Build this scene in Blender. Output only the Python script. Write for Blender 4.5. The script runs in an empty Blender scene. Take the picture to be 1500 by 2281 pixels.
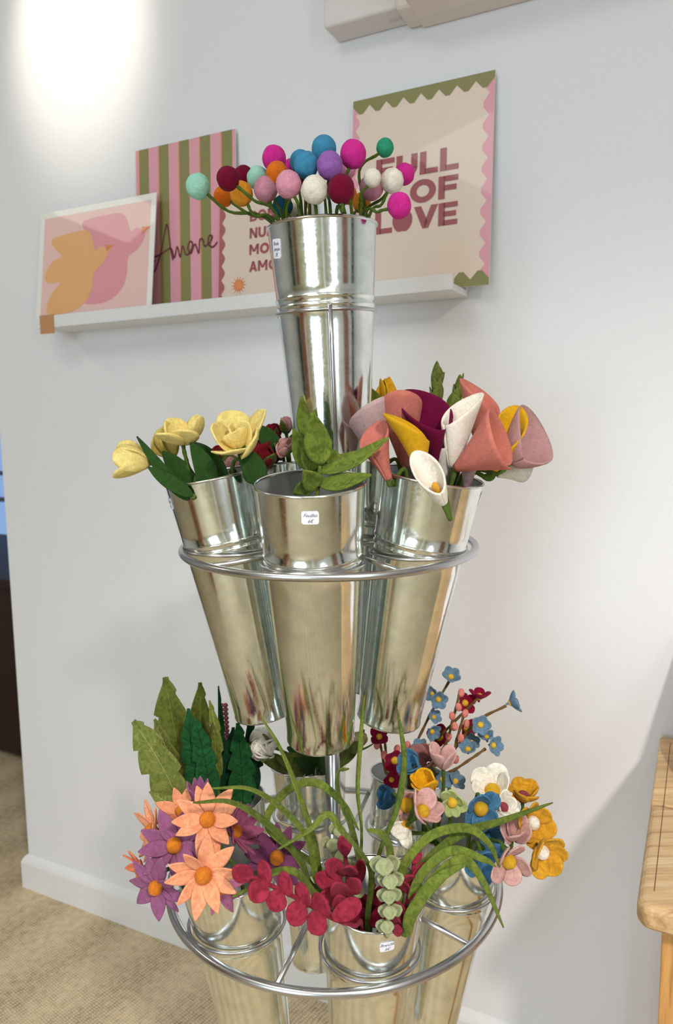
import bpy, bmesh, math, random
from math import sin, cos, pi, radians, sqrt, atan2
from mathutils import Vector, Matrix, noise
random.seed(7)
SC = bpy.context.scene
COL = SC.collection
V = Vector

# ------------------------------------------------------------------ camera
FPX, PITCH, ROLL = 1640.0, radians(7), radians(.75)
EYE = V((0, 0, 1.5))
CF = V((0, cos(PITCH), -sin(PITCH))); CU = V((0, sin(PITCH), cos(PITCH))); CR = V((1, 0, 0))
CR, CU = CR*cos(ROLL) - CU*sin(ROLL), CU*cos(ROLL) + CR*sin(ROLL)
cam = bpy.data.cameras.new('camera'); camo = bpy.data.objects.new('camera', cam); COL.objects.link(camo)
cam.sensor_fit = 'HORIZONTAL'; cam.sensor_width = 36; cam.lens = 36*FPX/1500
m3 = Matrix((CR, CU, -CF)).transposed()
camo.matrix_world = Matrix.Translation(EYE) @ m3.to_4x4()
cam.clip_start = .02; cam.clip_end = 60
cam.dof.use_dof = True; cam.dof.focus_distance = .98; cam.dof.aperture_fstop = 9.0
SC.camera = camo
SC.view_settings.view_transform = 'Standard'; SC.view_settings.look = 'None'
SC.view_settings.exposure = -0.5; SC.view_settings.gamma = 1.0
SC.view_settings.use_curve_mapping = False
SC.cycles.max_bounces = 10; SC.cycles.diffuse_bounces = 5; SC.cycles.glossy_bounces = 6
SC.cycles.sample_clamp_indirect = 6.0

def ray(px, py): return CF + CR*((px-750)/FPX) - CU*((py-1140.5)/FPX)
def at(px, py, Y):                       # the point on that line of sight at world depth Y
    r = ray(px, py); return EYE + r*(Y/r.y)
def depth(p): return (p-EYE).dot(CF)
# wall frame: t runs right along the wall from its free corner, d out into the room, z up
WO = V((-1.046, 2.2647, 0)); WT = V((.8943, -.4475, 0)); WN = V((-.4475, -.8943, 0))
def W(t, d, z): return WO + WT*t + WN*d + V((0, 0, z))
WALLROT = atan2(WT.y, WT.x)
def onwall(px, py, d):
    r = ray(px, py); return EYE + r*(((WO-EYE).dot(WN)+d)/r.dot(WN))
def wco(p): return ((p-WO).dot(WT), (p-WO).dot(WN), p.z)

# ------------------------------------------------------------------ world and lights
world = bpy.data.worlds.new('sky'); SC.world = world; world.use_nodes = True
bg = world.node_tree.nodes['Background']; bg.inputs[0].default_value = (.36, .58, 1.0, 1); bg.inputs[1].default_value = 1.0

def area(name, loc, target, sx, sy, watts, col, spread=None, shape='RECTANGLE'):
    l = bpy.data.lights.new(name, 'AREA'); l.shape = shape; l.size = sx
    if shape in ('RECTANGLE', 'ELLIPSE'): l.size_y = sy
    l.energy = watts; l.color = col
    if spread: l.spread = spread
    o = bpy.data.objects.new(name, l); COL.objects.link(o)
    o.location = loc; o.rotation_euler = (V(target)-V(loc)).to_track_quat('-Z', 'Y').to_euler()
    return o
def spot(name, loc, target, watts, col, size, blend, radius):
    l = bpy.data.lights.new(name, 'SPOT'); l.energy = watts; l.color = col
    l.spot_size = size; l.spot_blend = blend; l.shadow_soft_size = radius
    o = bpy.data.objects.new(name, l); COL.objects.link(o)
    o.location = loc; o.rotation_euler = (V(target)-V(loc)).to_track_quat('-Z', 'Y').to_euler()
    return o
CEIL = 3.35
# daylight through the shop window behind the camera, window on the far right
area('window_daylight', W(1.5, 4.85, 1.55), W(1.5, 0, 1.2), 1.5, 2.1, 94, (.74, .88, 1.0))
area('side_window_daylight', W(4.3, 3.0, 1.75), W(1.2, 1.4, 1.2), .62, 1.7, 27, (.76, .89, 1.0))
# ceiling lamps
area('ceiling_lamp_light', W(1.0, 2.6, CEIL-.03), W(1.0, 2.6, 0), .9, .9, 26, (1.0, .95, .89))
area('ceiling_lamp_light', W(2.6, 3.4, CEIL-.03), W(2.6, 3.4, 0), .6, .6, 16, (1.0, .94, .86))
area('ceiling_lamp_light', W(-1.4, 1.8, CEIL-.03), W(-1.4, 1.8, 0), .6, .6, 16, (1.0, .93, .84))
# lamp to the right that throws the table's shadow on the wall
spot('track_lamp_light', W(2.91, 2.2, 2.6), W(1.50, 0, -.10), 265, (1.0, .92, .86), radians(66), 1.0, .09)
# warm spotlight washing the top left of the wall: a tight beam inside its wider rim of light
spot('wall_spot_light', W(.454, .75, 3.29), W(.332, 0, 2.747), 5, (1.0, .88, .62), radians(53.5), .12, .02)
spot('wall_spot_beam', W(.454, .75, 3.27), W(.43, 0, 2.56), 110, (1.0, .92, .76), radians(32), 1.0, .03)

# ------------------------------------------------------------------ materials
def lin(c):
    c = c/255.0
    return c/12.92 if c <= .04045 else ((c+.055)/1.055)**2.4
def rgb(c): return (lin(c[0]), lin(c[1]), lin(c[2]), 1)
MATS = {}
def newmat(name):
    m = bpy.data.materials.new(name); m.use_nodes = True
    return m, m.node_tree, m.node_tree.nodes['Principled BSDF']
def plain(name, c, rough=.6, metal=0, coat=0, spec=None, bump=0, bscale=300):
    if name in MATS: return MATS[name]
    m, nt, b = newmat(name)
    N = nt.nodes; L = nt.links
    tc = N.new('ShaderNodeTexCoord'); nz = N.new('ShaderNodeTexNoise'); nz.inputs['Scale'].default_value = bscale
    nz.inputs['Detail'].default_value = 3
    L.new(tc.outputs['Object'], nz.inputs['Vector'])
    mx = N.new('ShaderNodeMixRGB'); mx.blend_type = 'MIX'
    cc = rgb(c); mx.inputs[1].default_value = cc; mx.inputs[2].default_value = (cc[0]*.94, cc[1]*.94, cc[2]*.94, 1)
    L.new(nz.outputs[0], mx.inputs[0]); L.new(mx.outputs[0], b.inputs['Base Color'])
    b.inputs['Roughness'].default_value = rough; b.inputs['Metallic'].default_value = metal
    if coat: b.inputs['Coat Weight'].default_value = coat; b.inputs['Coat Roughness'].default_value = .03
    if spec is not None: b.inputs['Specular IOR Level'].default_value = spec
    if bump:
        bp = N.new('ShaderNodeBump'); bp.inputs['Strength'].default_value = bump; bp.inputs['Distance'].default_value = .001
        L.new(nz.outputs[0], bp.inputs['Height']); L.new(bp.outputs[0], b.inputs['Normal'])
    MATS[name] = m; return m
def felt(c, vary=.22, tint=None):
    """wool felt: mottled fibres, soft sheen"""
    key = 'felt_%d_%d_%d' % tuple(c)
    if key in MATS: return MATS[key]
    m, nt, b = newmat(key); N = nt.nodes; L = nt.links
    tc = N.new('ShaderNodeTexCoord')
    n1 = N.new('ShaderNodeTexNoise'); n1.inputs['Scale'].default_value = 90; n1.inputs['Detail'].default_value = 5; n1.inputs['Distortion'].default_value = 1.5
    mp = N.new('ShaderNodeMapping'); mp.inputs['Scale'].default_value = (1, .35, 1.6)
    n2 = N.new('ShaderNodeTexNoise'); n2.inputs['Scale'].default_value = 520; n2.inputs['Detail'].default_value = 4; n2.inputs['Distortion'].default_value = 2.5
    L.new(tc.outputs['Object'], n1.inputs['Vector']); L.new(tc.outputs['Object'], mp.inputs[0]); L.new(mp.outputs[0], n2.inputs['Vector'])
    cc = rgb(c); t = rgb(tint) if tint else cc
    r1 = N.new('ShaderNodeValToRGB'); e = r1.color_ramp.elements
    e[0].position = .3; e[1].position = .7
    k = 1-vary; q = 1+vary*.55
    e[0].color = (cc[0]*k, cc[1]*k, cc[2]*k, 1)
    e[1].color = (min(1, t[0]*q), min(1, t[1]*q), min(1, t[2]*q), 1)
    L.new(n1.outputs[0], r1.inputs[0])
    r2 = N.new('ShaderNodeValToRGB'); e = r2.color_ramp.elements
    e[0].position = .35; e[1].position = .62; e[0].color = (.72, .72, .72, 1); e[1].color = (1.12, 1.12, 1.12, 1)
    L.new(n2.outputs[0], r2.inputs[0])
    mx = N.new('ShaderNodeMixRGB'); mx.blend_type = 'MULTIPLY'; mx.inputs[0].default_value = .75
    L.new(r1.outputs[0], mx.inputs[1]); L.new(r2.outputs[0], mx.inputs[2]); L.new(mx.outputs[0], b.inputs['Base Color'])
    b.inputs['Roughness'].default_value = .95; b.inputs['Specular IOR Level'].default_value = .15
    b.inputs['Sheen Weight'].default_value = .14; b.inputs['Sheen Roughness'].default_value = .6
    lt = [min(1, .2+.8*x) for x in cc[:3]]; b.inputs['Sheen Tint'].default_value = (*lt, 1)
    bp = N.new('ShaderNodeBump'); bp.inputs['Strength'].default_value = .55; bp.inputs['Distance'].default_value = .0008
    L.new(n2.outputs[0], bp.inputs['Height']); L.new(bp.outputs[0], b.inputs['Normal'])
    MATS[key] = m; return m
def galvanised():
    m, nt, b = newmat('galvanised_steel'); N = nt.nodes; L = nt.links
    tc = N.new('ShaderNodeTexCoord')
    vo = N.new('ShaderNodeTexVoronoi'); vo.inputs['Scale'].default_value = 95
    nz = N.new('ShaderNodeTexNoise'); nz.inputs['Scale'].default_value = 22; nz.inputs['Detail'].default_value = 6; nz.inputs['Roughness'].default_value = .65
    fine = N.new('ShaderNodeTexNoise'); fine.inputs['Scale'].default_value = 260; fine.inputs['Detail'].default_value = 3
    for n in (vo, nz, fine): L.new(tc.outputs['Object'], n.inputs['Vector'])
    sp = N.new('ShaderNodeSeparateColor'); L.new(vo.outputs['Color'], sp.inputs[0])
    mr = N.new('ShaderNodeMapRange'); mr.inputs[3].default_value = .92; mr.inputs[4].default_value = 1.0; L.new(sp.outputs[0], mr.inputs[0])
    cr = N.new('ShaderNodeValToRGB'); e = cr.color_ramp.elements; e[0].position = .36; e[1].position = .66
    e[0].color = (.73, .76, .71, 1); e[1].color = (.88, .91, .86, 1); L.new(nz.outputs[0], cr.inputs[0])
    mx = N.new('ShaderNodeMixRGB'); mx.blend_type = 'MULTIPLY'; mx.inputs[0].default_value = 1
    L.new(cr.outputs[0], mx.inputs[1]); L.new(mr.outputs[0], mx.inputs[2]); L.new(mx.outputs[0], b.inputs['Base Color'])
    m2 = N.new('ShaderNodeMapRange'); m2.inputs[1].default_value = .3; m2.inputs[2].default_value = .75
    m2.inputs[3].default_value = .10; m2.inputs[4].default_value = .20; L.new(fine.outputs[0], m2.inputs[0]); L.new(m2.outputs[0], b.inputs['Roughness'])
    b.inputs['Metallic'].default_value = 1
    bp = N.new('ShaderNodeBump'); bp.inputs['Strength'].default_value = .05; bp.inputs['Distance'].default_value = .0006
    L.new(nz.outputs[0], bp.inputs['Height']); L.new(bp.outputs[0], b.inputs['Normal'])
    return m
GALV = galvanised()
LINING = plain('dull_zinc_lining', (120, 124, 122), .38, 1, bscale=60)  # darker than the outer zinc: shade inside the buckets put into the colour
SILVER = plain('silver_lacquered_steel', (196, 196, 198), .26, 1, bscale=120)
RIMM = plain('rolled_steel_edge', (214, 216, 214), .16, 1, bscale=120)
WALLM = plain('white_wall_paint', (232, 232, 233), .75, bump=.12, bscale=260)
CEILM = plain('ceiling_paint', (236, 234, 230), .8)
TRIMM = plain('white_gloss_trim', (232, 232, 230), .35, bscale=60)
SHELFM = plain('white_shelf_lacquer', (226, 227, 226), .45, bscale=60)
ACM = plain('ivory_plastic', (226, 214, 204), .45, bscale=80)
DARKM = plain('dark_brown_wood', (46, 26, 18), .5, bscale=40)
PAPER = plain('price_sticker_paper', (236, 236, 246), .6)
INK = plain('dark_ink', (40, 40, 70), .6)
def rugmat():
    m, nt, b = newmat('woven_jute'); N = nt.nodes; L = nt.links
    tc = N.new('ShaderNodeTexCoord'); mp = N.new('ShaderNodeMapping'); mp.inputs['Rotation'].default_value = (0, 0, radians(38))
    L.new(tc.outputs['Object'], mp.inputs[0])
    w1 = N.new('ShaderNodeTexWave'); w1.inputs['Scale'].default_value = 30; w1.inputs['Distortion'].default_value = 3.5; w1.inputs['Detail'].default_value = 3; w1.inputs['Detail Scale'].default_value = 2
    w2 = N.new('ShaderNodeTexWave'); w2.bands_direction = 'Y'; w2.inputs['Scale'].default_value = 48; w2.inputs['Distortion'].default_value = 4; w2.inputs['Detail'].default_value = 2
    nz = N.new('ShaderNodeTexNoise'); nz.inputs['Scale'].default_value = 45; nz.inputs['Detail'].default_value = 5
    big = N.new('ShaderNodeTexWave'); big.inputs['Scale'].default_value = 1.4; big.inputs['Distortion'].default_value = 1.2
    for n in (w1, w2, nz, big): L.new(mp.outputs[0], n.inputs['Vector'])
    mu = N.new('ShaderNodeMath'); mu.operation = 'MULTIPLY'; L.new(w1.outputs[1], mu.inputs[0]); L.new(w2.outputs[1], mu.inputs[1])
    ad = N.new('ShaderNodeMath'); ad.operation = 'ADD'; L.new(mu.outputs[0], ad.inputs[0]); L.new(nz.outputs[0], ad.inputs[1])
    a2 = N.new('ShaderNodeMath'); a2.operation = 'MULTIPLY_ADD'; a2.inputs[1].default_value = .25
    L.new(big.outputs[1], a2.inputs[0]); L.new(ad.outputs[0], a2.inputs[2])
    cr = N.new('ShaderNodeValToRGB'); e = cr.color_ramp.elements; e[0].position = .3; e[1].position = 1.25
    e[0].color = rgb((148, 128, 96)); e[1].color = rgb((226, 206, 168)); L.new(a2.outputs[0], cr.inputs[0]); L.new(cr.outputs[0], b.inputs['Base Color'])
    b.inputs['Roughness'].default_value = .9
    bp = N.new('ShaderNodeBump'); bp.inputs['Strength'].default_value = .6; bp.inputs['Distance'].default_value = .003
    L.new(ad.outputs[0], bp.inputs['Height']); L.new(bp.outputs[0], b.inputs['Normal'])
    return m
def woodmat(name, c0, c1, c2, axis=1, plank=None):
    m, nt, b = newmat(name); N = nt.nodes; L = nt.links
    tc = N.new('ShaderNodeTexCoord'); mp = N.new('ShaderNodeMapping')
    s = [26, 26, 26]; s[axis] = 1.6; mp.inputs['Scale'].default_value = s; L.new(tc.outputs['Object'], mp.inputs[0])
    nz = N.new('ShaderNodeTexNoise'); nz.inputs['Scale'].default_value = 1.5; nz.inputs['Detail'].default_value = 8; nz.inputs['Distortion'].default_value = .9; nz.inputs['Roughness'].default_value = .6
    n2 = N.new('ShaderNodeTexNoise'); n2.inputs['Scale'].default_value = 9; n2.inputs['Detail'].default_value = 4
    L.new(mp.outputs[0], nz.inputs['Vector']); L.new(mp.outputs[0], n2.inputs['Vector'])
    cr = N.new('ShaderNodeValToRGB'); e = cr.color_ramp.elements; e[0].position = .3; e[1].position = .72
    e[0].color = rgb(c0); e[1].color = rgb(c2); k = e.new(.48); k.color = rgb(c1); L.new(nz.outputs[0], cr.inputs[0])
    r2 = N.new('ShaderNodeValToRGB'); e = r2.color_ramp.elements; e[0].position = .36; e[1].position = .5; e[0].color = (.74, .68, .6, 1); e[1].color = (1, 1, 1, 1)
    L.new(n2.outputs[0], r2.inputs[0])
    mx = N.new('ShaderNodeMixRGB'); mx.blend_type = 'MULTIPLY'; mx.inputs[0].default_value = .6; L.new(cr.outputs[0], mx.inputs[1]); L.new(r2.outputs[0], mx.inputs[2])
    out = mx.outputs[0]
    if plank:                                     # boards of their own tone, laid across
        sx = N.new('ShaderNodeSeparateXYZ'); L.new(tc.outputs['Object'], sx.inputs[0])
        dv = N.new('ShaderNodeMath'); dv.operation = 'DIVIDE'; dv.inputs[1].default_value = plank; L.new(sx.outputs[1], dv.inputs[0])
        fl = N.new('ShaderNodeMath'); fl.operation = 'FLOOR'; L.new(dv.outputs[0], fl.inputs[0])
        wn = N.new('ShaderNodeTexWhiteNoise'); wn.noise_dimensions = '1D'; L.new(fl.outputs[0], wn.inputs['W'])
        hs = N.new('ShaderNodeHueSaturation'); mr = N.new('ShaderNodeMapRange'); mr.inputs[3].default_value = .82; mr.inputs[4].default_value = 1.12
        L.new(wn.outputs[0], mr.inputs[0]); L.new(mr.outputs[0], hs.inputs['Value']); L.new(out, hs.inputs['Color']); out = hs.outputs[0]
    L.new(out, b.inputs['Base Color']); b.inputs['Roughness'].default_value = .5
    bp = N.new('ShaderNodeBump'); bp.inputs['Strength'].default_value = .15; bp.inputs['Distance'].default_value = .001
    L.new(nz.outputs[0], bp.inputs['Height']); L.new(bp.outputs[0], b.inputs['Normal'])
    return m
RUG = rugmat()
OAKTOP = woodmat('oak_boards', (176, 136, 92), (214, 178, 128), (232, 204, 160), 0, .085)
OAKLEG = woodmat('oak_leg', (172, 120, 62), (204, 150, 86), (222, 174, 112), 2)

# ------------------------------------------------------------------ mesh helpers
class MB:
    def __init__(s): s.v = []; s.f = []
    def add(s, vs, fs):
        k = len(s.v); s.v += [tuple(x) for x in vs]; s.f += [tuple(i+k for i in f) for f in fs]
    def box(s, x0, x1, y0, y1, z0, z1, fn=None):
        vs = [V((x, y, z)) for z in (z0, z1) for y in (y0, y1) for x in (x0, x1)]
        if fn: vs = [fn(p) for p in vs]
        s.add(vs, [(0, 2, 3, 1), (4, 5, 7, 6), (0, 1, 5, 4), (2, 6, 7, 3), (0, 4, 6, 2), (1, 3, 7, 5)])
    def tube(s, pts, r, n=10, caps=True):
        pts = [V(p) for p in pts]; m = len(pts)
        rr = r if isinstance(r, (list, tuple)) else [r]*m
        t = [(pts[min(i+1, m-1)]-pts[max(i-1, 0)]).normalized() for i in range(m)]
        nrm = t[0].orthogonal().normalized(); vs = []; fs = []
        for i in range(m):
            nrm = (nrm - t[i]*nrm.dot(t[i])).normalized(); b = t[i].cross(nrm)
            for k in range(n):
                a = 2*pi*k/n; vs.append(pts[i] + (nrm*cos(a)+b*sin(a))*rr[i])
        for i in range(m-1):
            for k in range(n):
                k2 = (k+1) % n; fs.append((i*n+k, i*n+k2, (i+1)*n+k2, (i+1)*n+k))
        if caps: fs.append(tuple(range(n))[::-1]); fs.append(tuple((m-1)*n+k for k in range(n)))
        s.add(vs, fs)
    def torus(s, c, axis, R, r, n=72, q=10, arc=None):
        axis = V(axis).normalized(); u = axis.orthogonal().normalized(); w = axis.cross(u); vs = []; fs = []
        for i in range(n):
            a = 2*pi*i/n; d = u*cos(a)+w*sin(a)
            for k in range(q):
                b = 2*pi*k/q; vs.append(V(c)+d*(R+r*cos(b))+axis*(r*sin(b)))
        for i in range(n):
            for k in range(q): fs.append((i*q+k, ((i+1) % n)*q+k, ((i+1) % n)*q+(k+1) % q, i*q+(k+1) % q))
        s.add(vs, fs)
    def lathe(s, prof, n=96, M=None):
        vs = []; fs = []; m = len(prof)
        for i in range(n):
            a = 2*pi*i/n
            for (r, z) in prof:
                p = V((r*cos(a), r*sin(a), z)); vs.append(M @ p if M else p)
        for i in range(n):
            j = (i+1) % n
            for k in range(m-1):
                if prof[k][0] < 1e-6 and prof[k+1][0] < 1e-6: continue
                fs.append((i*m+k, j*m+k, j*m+k+1, i*m+k+1))
        s.add(vs, fs)
    def ball(s, c, r, n=20, q=12, sc=(1, 1, 1), rough=.03, M=None, seed=0):
        vs = []; fs = []; c = V(c)
        for j in range(q+1):
            th = pi*j/q
            for i in range(n):
                a = 2*pi*i/n; d = V((sin(th)*cos(a), sin(th)*sin(a), cos(th)))
                k = 1+rough*noise.noise(d*2.2+V((seed*3.1, c.x*9, c.z*9)))
                p = V((d.x*sc[0], d.y*sc[1], d.z*sc[2]))*r*k
                vs.append(c+(M @ p if M else p))
        for j in range(q):
            for i in range(n):
                i2 = (i+1) % n; fs.append((j*n+i, (j+1)*n+i, (j+1)*n+i2, j*n+i2))
        s.add(vs, fs)
    def sheet(s, fn, nu, nv, th, v0=-1, v1=1, u0=0, u1=1):
        P = [[fn(u0+(u1-u0)*i/nu, v0+(v1-v0)*j/nv) for j in range(nv+1)] for i in range(nu+1)]
        top = []; bot = []
        for i in range(nu+1):
            for j in range(nv+1):
                a = P[min(i+1, nu)][j]-P[max(i-1, 0)][j]; b = P[i][min(j+1, nv)]-P[i][max(j-1, 0)]
                nn = a.cross(b)
                if nn.length < 1e-12:
                    i2 = min(max(i, 1), nu-1); a = P[i2+1][j]-P[i2-1][j]; b = P[i2][min(j+1, nv)]-P[i2][max(j-1, 0)]; nn = a.cross(b)
                nn = nn.normalized() if nn.length > 1e-14 else V((0, 0, 1))
                e = .55 if (i in (0, nu) or j in (0, nv)) else 1.0
                top.append(P[i][j]+nn*th*.5*e); bot.append(P[i][j]-nn*th*.5*e)
        w = nv+1; n = len(top); fs = []
        for i in range(nu):
            for j in range(nv):
                a, b, c, d = i*w+j, i*w+j+1, (i+1)*w+j+1, (i+1)*w+j
                fs.append((a, b, c, d)); fs.append((n+a, n+d, n+c, n+b))
        for i in range(nu):
            a, d = i*w, (i+1)*w; fs.append((a, d, n+d, n+a))
            a, d = i*w+nv, (i+1)*w+nv; fs.append((a, n+a, n+d, d))
        for j in range(nv):
            a, b = j, j+1; fs.append((a, n+a, n+b, b))
            a, b = nu*w+j, nu*w+j+1; fs.append((a, b, n+b, n+a))
        s.add(top+bot, fs)
    def build(s, name, mat, parent=None, smooth=True, world_space=True):
        me = bpy.data.meshes.new(name); me.from_pydata(s.v, [], s.f); me.update()
        me.materials.append(mat)
        if smooth: me.polygons.foreach_set('use_smooth', [True]*len(me.polygons))
        o = bpy.data.objects.new(name, me); COL.objects.link(o)
        if parent:
            o.parent = parent
            if world_space:                      # vertices were given in world space
                me.transform(WM[parent.name].inverted())
                WM[o.name] = WM[parent.name].copy()
            else: WM[o.name] = WM[parent.name].copy()
        else: WM[o.name] = Matrix()
        return o
WM = {}
def tag(o, label=None, cat=None, group=None, kind=None):
    if label: o['label'] = label
    if cat: o['category'] = cat
    if group: o['group'] = group
    if kind: o['kind'] = kind
    return o
def empty(name, M, label=None, cat=None, group=None):
    o = bpy.data.objects.new(name, None); o.empty_display_size = .02; COL.objects.link(o)
    if not isinstance(M, Matrix): M = Matrix.Translation(V(M))
    o.matrix_world = M; WM[o.name] = M
    return tag(o, label, cat, group)
def bevel(o, w, seg=3):
    md = o.modifiers.new('bevel', 'BEVEL'); md.width = w; md.segments = seg; md.limit_method = 'ANGLE'; return o
def struct(name, mb, mat, smooth=False):
    o = mb.build(name, mat, smooth=smooth); o['kind'] = 'structure'; return o
def catmull(P, n=8):
    P = [V(p) for p in P]; Q = [P[0]*2-P[1]]+P+[P[-1]*2-P[-2]]; out = []
    for i in range(1, len(Q)-2):
        a, b, c, d = Q[i-1], Q[i], Q[i+1], Q[i+2]
        for k in range(n):
            t = k/n; out.append(.5*((2*b)+(c-a)*t+(2*a-5*b+4*c-d)*t*t+(3*b-a-3*c+d)*t**3))
    out.append(P[-1]); return out
def lerpl(L, u):
    x = u*(len(L)-1); i = min(int(x), len(L)-2); f = x-i; return L[i]*(1-f)+L[i+1]*f
def dirv(f): return V((f[0], -f[2], f[1])).normalized()     # (right, up, toward the viewer)

# ------------------------------------------------------------------ the room
def wbox(mb, t0, t1, d0, d1, z0, z1): mb.box(t0, t1, d0, d1, z0, z1, lambda p: W(p.x, p.y, p.z))
m = MB(); wbox(m, .025, 4.4, -.16, 0, 0, CEIL); bevel(struct('wall_back', m, WALLM), .006)
m = MB(); wbox(m, -3.6, 4.4, -2.3, 5.0, -.06, 0); struct('floor', m, RUG)
m = MB(); wbox(m, -3.6, 4.4, -2.3, 5.0, CEIL, CEIL+.06); struct('ceiling', m, CEILM)
m = MB(); wbox(m, 4.4, 4.5, -.16, 5.0, 0, CEIL); struct('wall_right', m, WALLM)
m = MB(); wbox(m, -3.7, -3.6, -2.3, 5.0, 0, CEIL); struct('wall_left', m, WALLM)
m = MB()                                                  # shop front behind the camera
wbox(m, -3.6, .55, 5.0, 5.1, 0, CEIL); wbox(m, 2.45, 4.4, 5.0, 5.1, 0, CEIL); wbox(m, .55, 2.45, 5.0, 5.1, 2.65, CEIL); wbox(m, .55, 2.45, 5.0, 5.1, 0, .4)
struct('wall_front', m, plain('warm_cream_wall', (222, 216, 176), .8))
m = MB()
for a, b, c, e in ((.55, .62, .4, 2.65), (2.38, 2.45, .4, 2.65), (1.47, 1.53, .4, 2.65)): wbox(m, a, b, 4.94, 5.02, c, e)
wbox(m, .55, 2.45, 4.94, 5.02, .4, .46); wbox(m, .55, 2.45, 4.94, 5.02, 2.59, 2.65)
struct('window_2', m, DARKM)
m = MB(); wbox(m, -1.75, -1.0, 4.90, 4.99, 0, 2.2); struct('door_1', m, plain('brown_door', (150, 100, 62), .5))  # unseen panel added for an orange-brown band in the zinc reflections
m = MB(); wbox(m, -3.3, -2.3, 4.90, 4.99, 0, 2.4); struct('door_2', m, plain('petrol_door', (46, 84, 92), .5))  # unseen as well, added as a dark teal band for the buckets to reflect
m = MB(); wbox(m, 3.3, 3.5, 4.90, 4.99, 0, 2.6); struct('trim_1', m, plain('grey_white_post', (206, 212, 218), .5))  # pale upright added out of view, only for the reflections
m = MB(); wbox(m, 4.30, 4.39, 1.15, 1.75, 0, 2.3); struct('door_3', m, plain('brown_pink_door', (150, 104, 88), .5))  # added on the right wall to give the zinc a pinkish reflection
m = MB(); wbox(m, 4.33, 4.39, .35, .65, 0, 2.3); struct('trim_2', m, plain('dark_petrol_post', (60, 84, 90), .5))  # dark upright added out of view as another reflection band
m = MB()
for a_, b_, c_, e_ in ((2.60, 2.67, .85, 2.65), (3.33, 3.40, .85, 2.65)): wbox(m, 4.31, 4.39, a_, b_, c_, e_)
wbox(m, 4.31, 4.39, 2.60, 3.40, .82, .88); wbox(m, 4.31, 4.39, 2.60, 3.40, 2.62, 2.68)
struct('window_3', m, TRIMM)
m = MB(); wbox(m, 2.86, 3.02, 3.3, 3.46, 0, CEIL); struct('trim_3', m, TRIMM)  # unseen white column added to draw a light line in the zinc
cb = empty('cabinet', W(.1, 2.9, 0), 'brown wooden cabinet behind the viewer, showing only as a band in the zinc', 'cabinet')  # added out of view to put a brown band in the bucket reflections
m = MB(); wbox(m, -.25, .35, 2.7, 3.1, .02, 1.5); bevel(m.build('carcass', plain('cabinet_brown', (150, 98, 62), .5, bscale=30), cb, smooth=False), .004)
m = MB(); wbox(m, -.23, .045, 2.685, 2.70, .06, 1.46); m.build('door', plain('cabinet_door_brown', (168, 112, 72), .5, bscale=30), cb, smooth=False)
m = MB(); wbox(m, .055, .33, 2.685, 2.70, .06, 1.46); m.build('door', MATS['cabinet_door_brown'], cb, smooth=False)
# the opening left of the wall, with a window and a dark counter far behind
m = MB(); wbox(m, -3.6, 4.4, -2.36, -2.3, 0, .45); wbox(m, -3.6, 4.4, -2.36, -2.3, 2.3, CEIL); wbox(m, -3.6, -3.4, -2.36, -2.3, .45, 2.3); wbox(m, -1.6, 4.4, -2.36, -2.3, .45, 2.3)
struct('wall_far', m, plain('far_wall_paint', (150, 140, 132), .8))
m = MB()
for t in (-3.4, -2.5, -1.66): wbox(m, t, t+.06, -2.33, -2.27, .45, 2.3)
for z in (.45, .93, 1.13, 2.25): wbox(m, -3.4, -1.6, -2.33, -2.27, z, z+.03)
struct('window_1', m, plain('grey_window_frame', (120, 128, 140), .5))
m = MB(); wbox(m, -2.4, -.20, -1.5, -.62, .03, .80); wbox(m, -2.43, -.17, -1.53, -.59, .80, .84)
o = m.build('counter', DARKM, smooth=False); tag(bevel(o, .004), 'dark brown wooden counter standing far behind the free end of the white wall', 'counter')
# baseboards
m = MB()
prof = [(0, 0), (.016, 0), (.016, .088), (.012, .098), (.006, .106), (0, .112)]
def base_run(mb, path):                                   # path of (origin t,d) with outward offsets
    vs = []; n = len(prof)
    for (t, d, ot, od) in path:
        for (x, z) in prof: vs.append(W(t+ot*x, d+od*x, z))
    fs = []
    for i in range(len(path)-1):
        for k in range(n-1): fs.append((i*n+k, (i+1)*n+k, (i+1)*n+k+1, i*n+k+1))
    mb.add(vs, fs)
base_run(m, [(4.4, 0, 0, 1), (.025, 0, -1, 1), (.025, -.16, -1, -1)])
struct('baseboard_back', m, TRIMM)
# nail scuffs along the baseboard by the table
# ------------------------------------------------------------------ air conditioner and its duct
def dat(px, py, z):                                       # wall distance of the point at height z on that line of sight
    r = ray(px, py); q = EYE+r*((z-1.5)/r.z); return wco(q)
m = MB()
T0, D0, _ = dat(752, 55, 2.324)
wbox(m, 1.19, 1.372, .0005, max(.04, D0), 2.324, 2.50)
a = empty('air_conditioner', W(1.19, 0, 2.32), 'ivory wall air conditioner with a short duct cover, cut off by the top edge', 'air conditioner')
bevel(m.build('duct_cover', plain('duct_plastic', (222, 216, 212), .4, bscale=80), a, smooth=False), .006, 4)
m = MB(); wbox(m, 1.325, 1.352, .03, .042, 2.3225, 2.3245); m.build('latch', plain('duct_latch', (206, 198, 196), .4), a, smooth=False)
m = MB()
pf = [(0, 2.308), (.05, 2.308), (.17, 2.325), (.215, 2.37), (.225, 2.45), (.215, 2.58), (.17, 2.61), (0, 2.61)]
vs = []
for t in (1.385, 2.25):
    for (d, z) in pf: vs.append(W(t, d, z))
n = len(pf); m.add(vs, [tuple(range(n)), tuple(range(2*n-1, n-1, -1))]+[(k, n+k, n+(k+1) % n, (k+1) % n) for k in range(n)])
bevel(m.build('housing', ACM, a, smooth=False), .008, 3)
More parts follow.
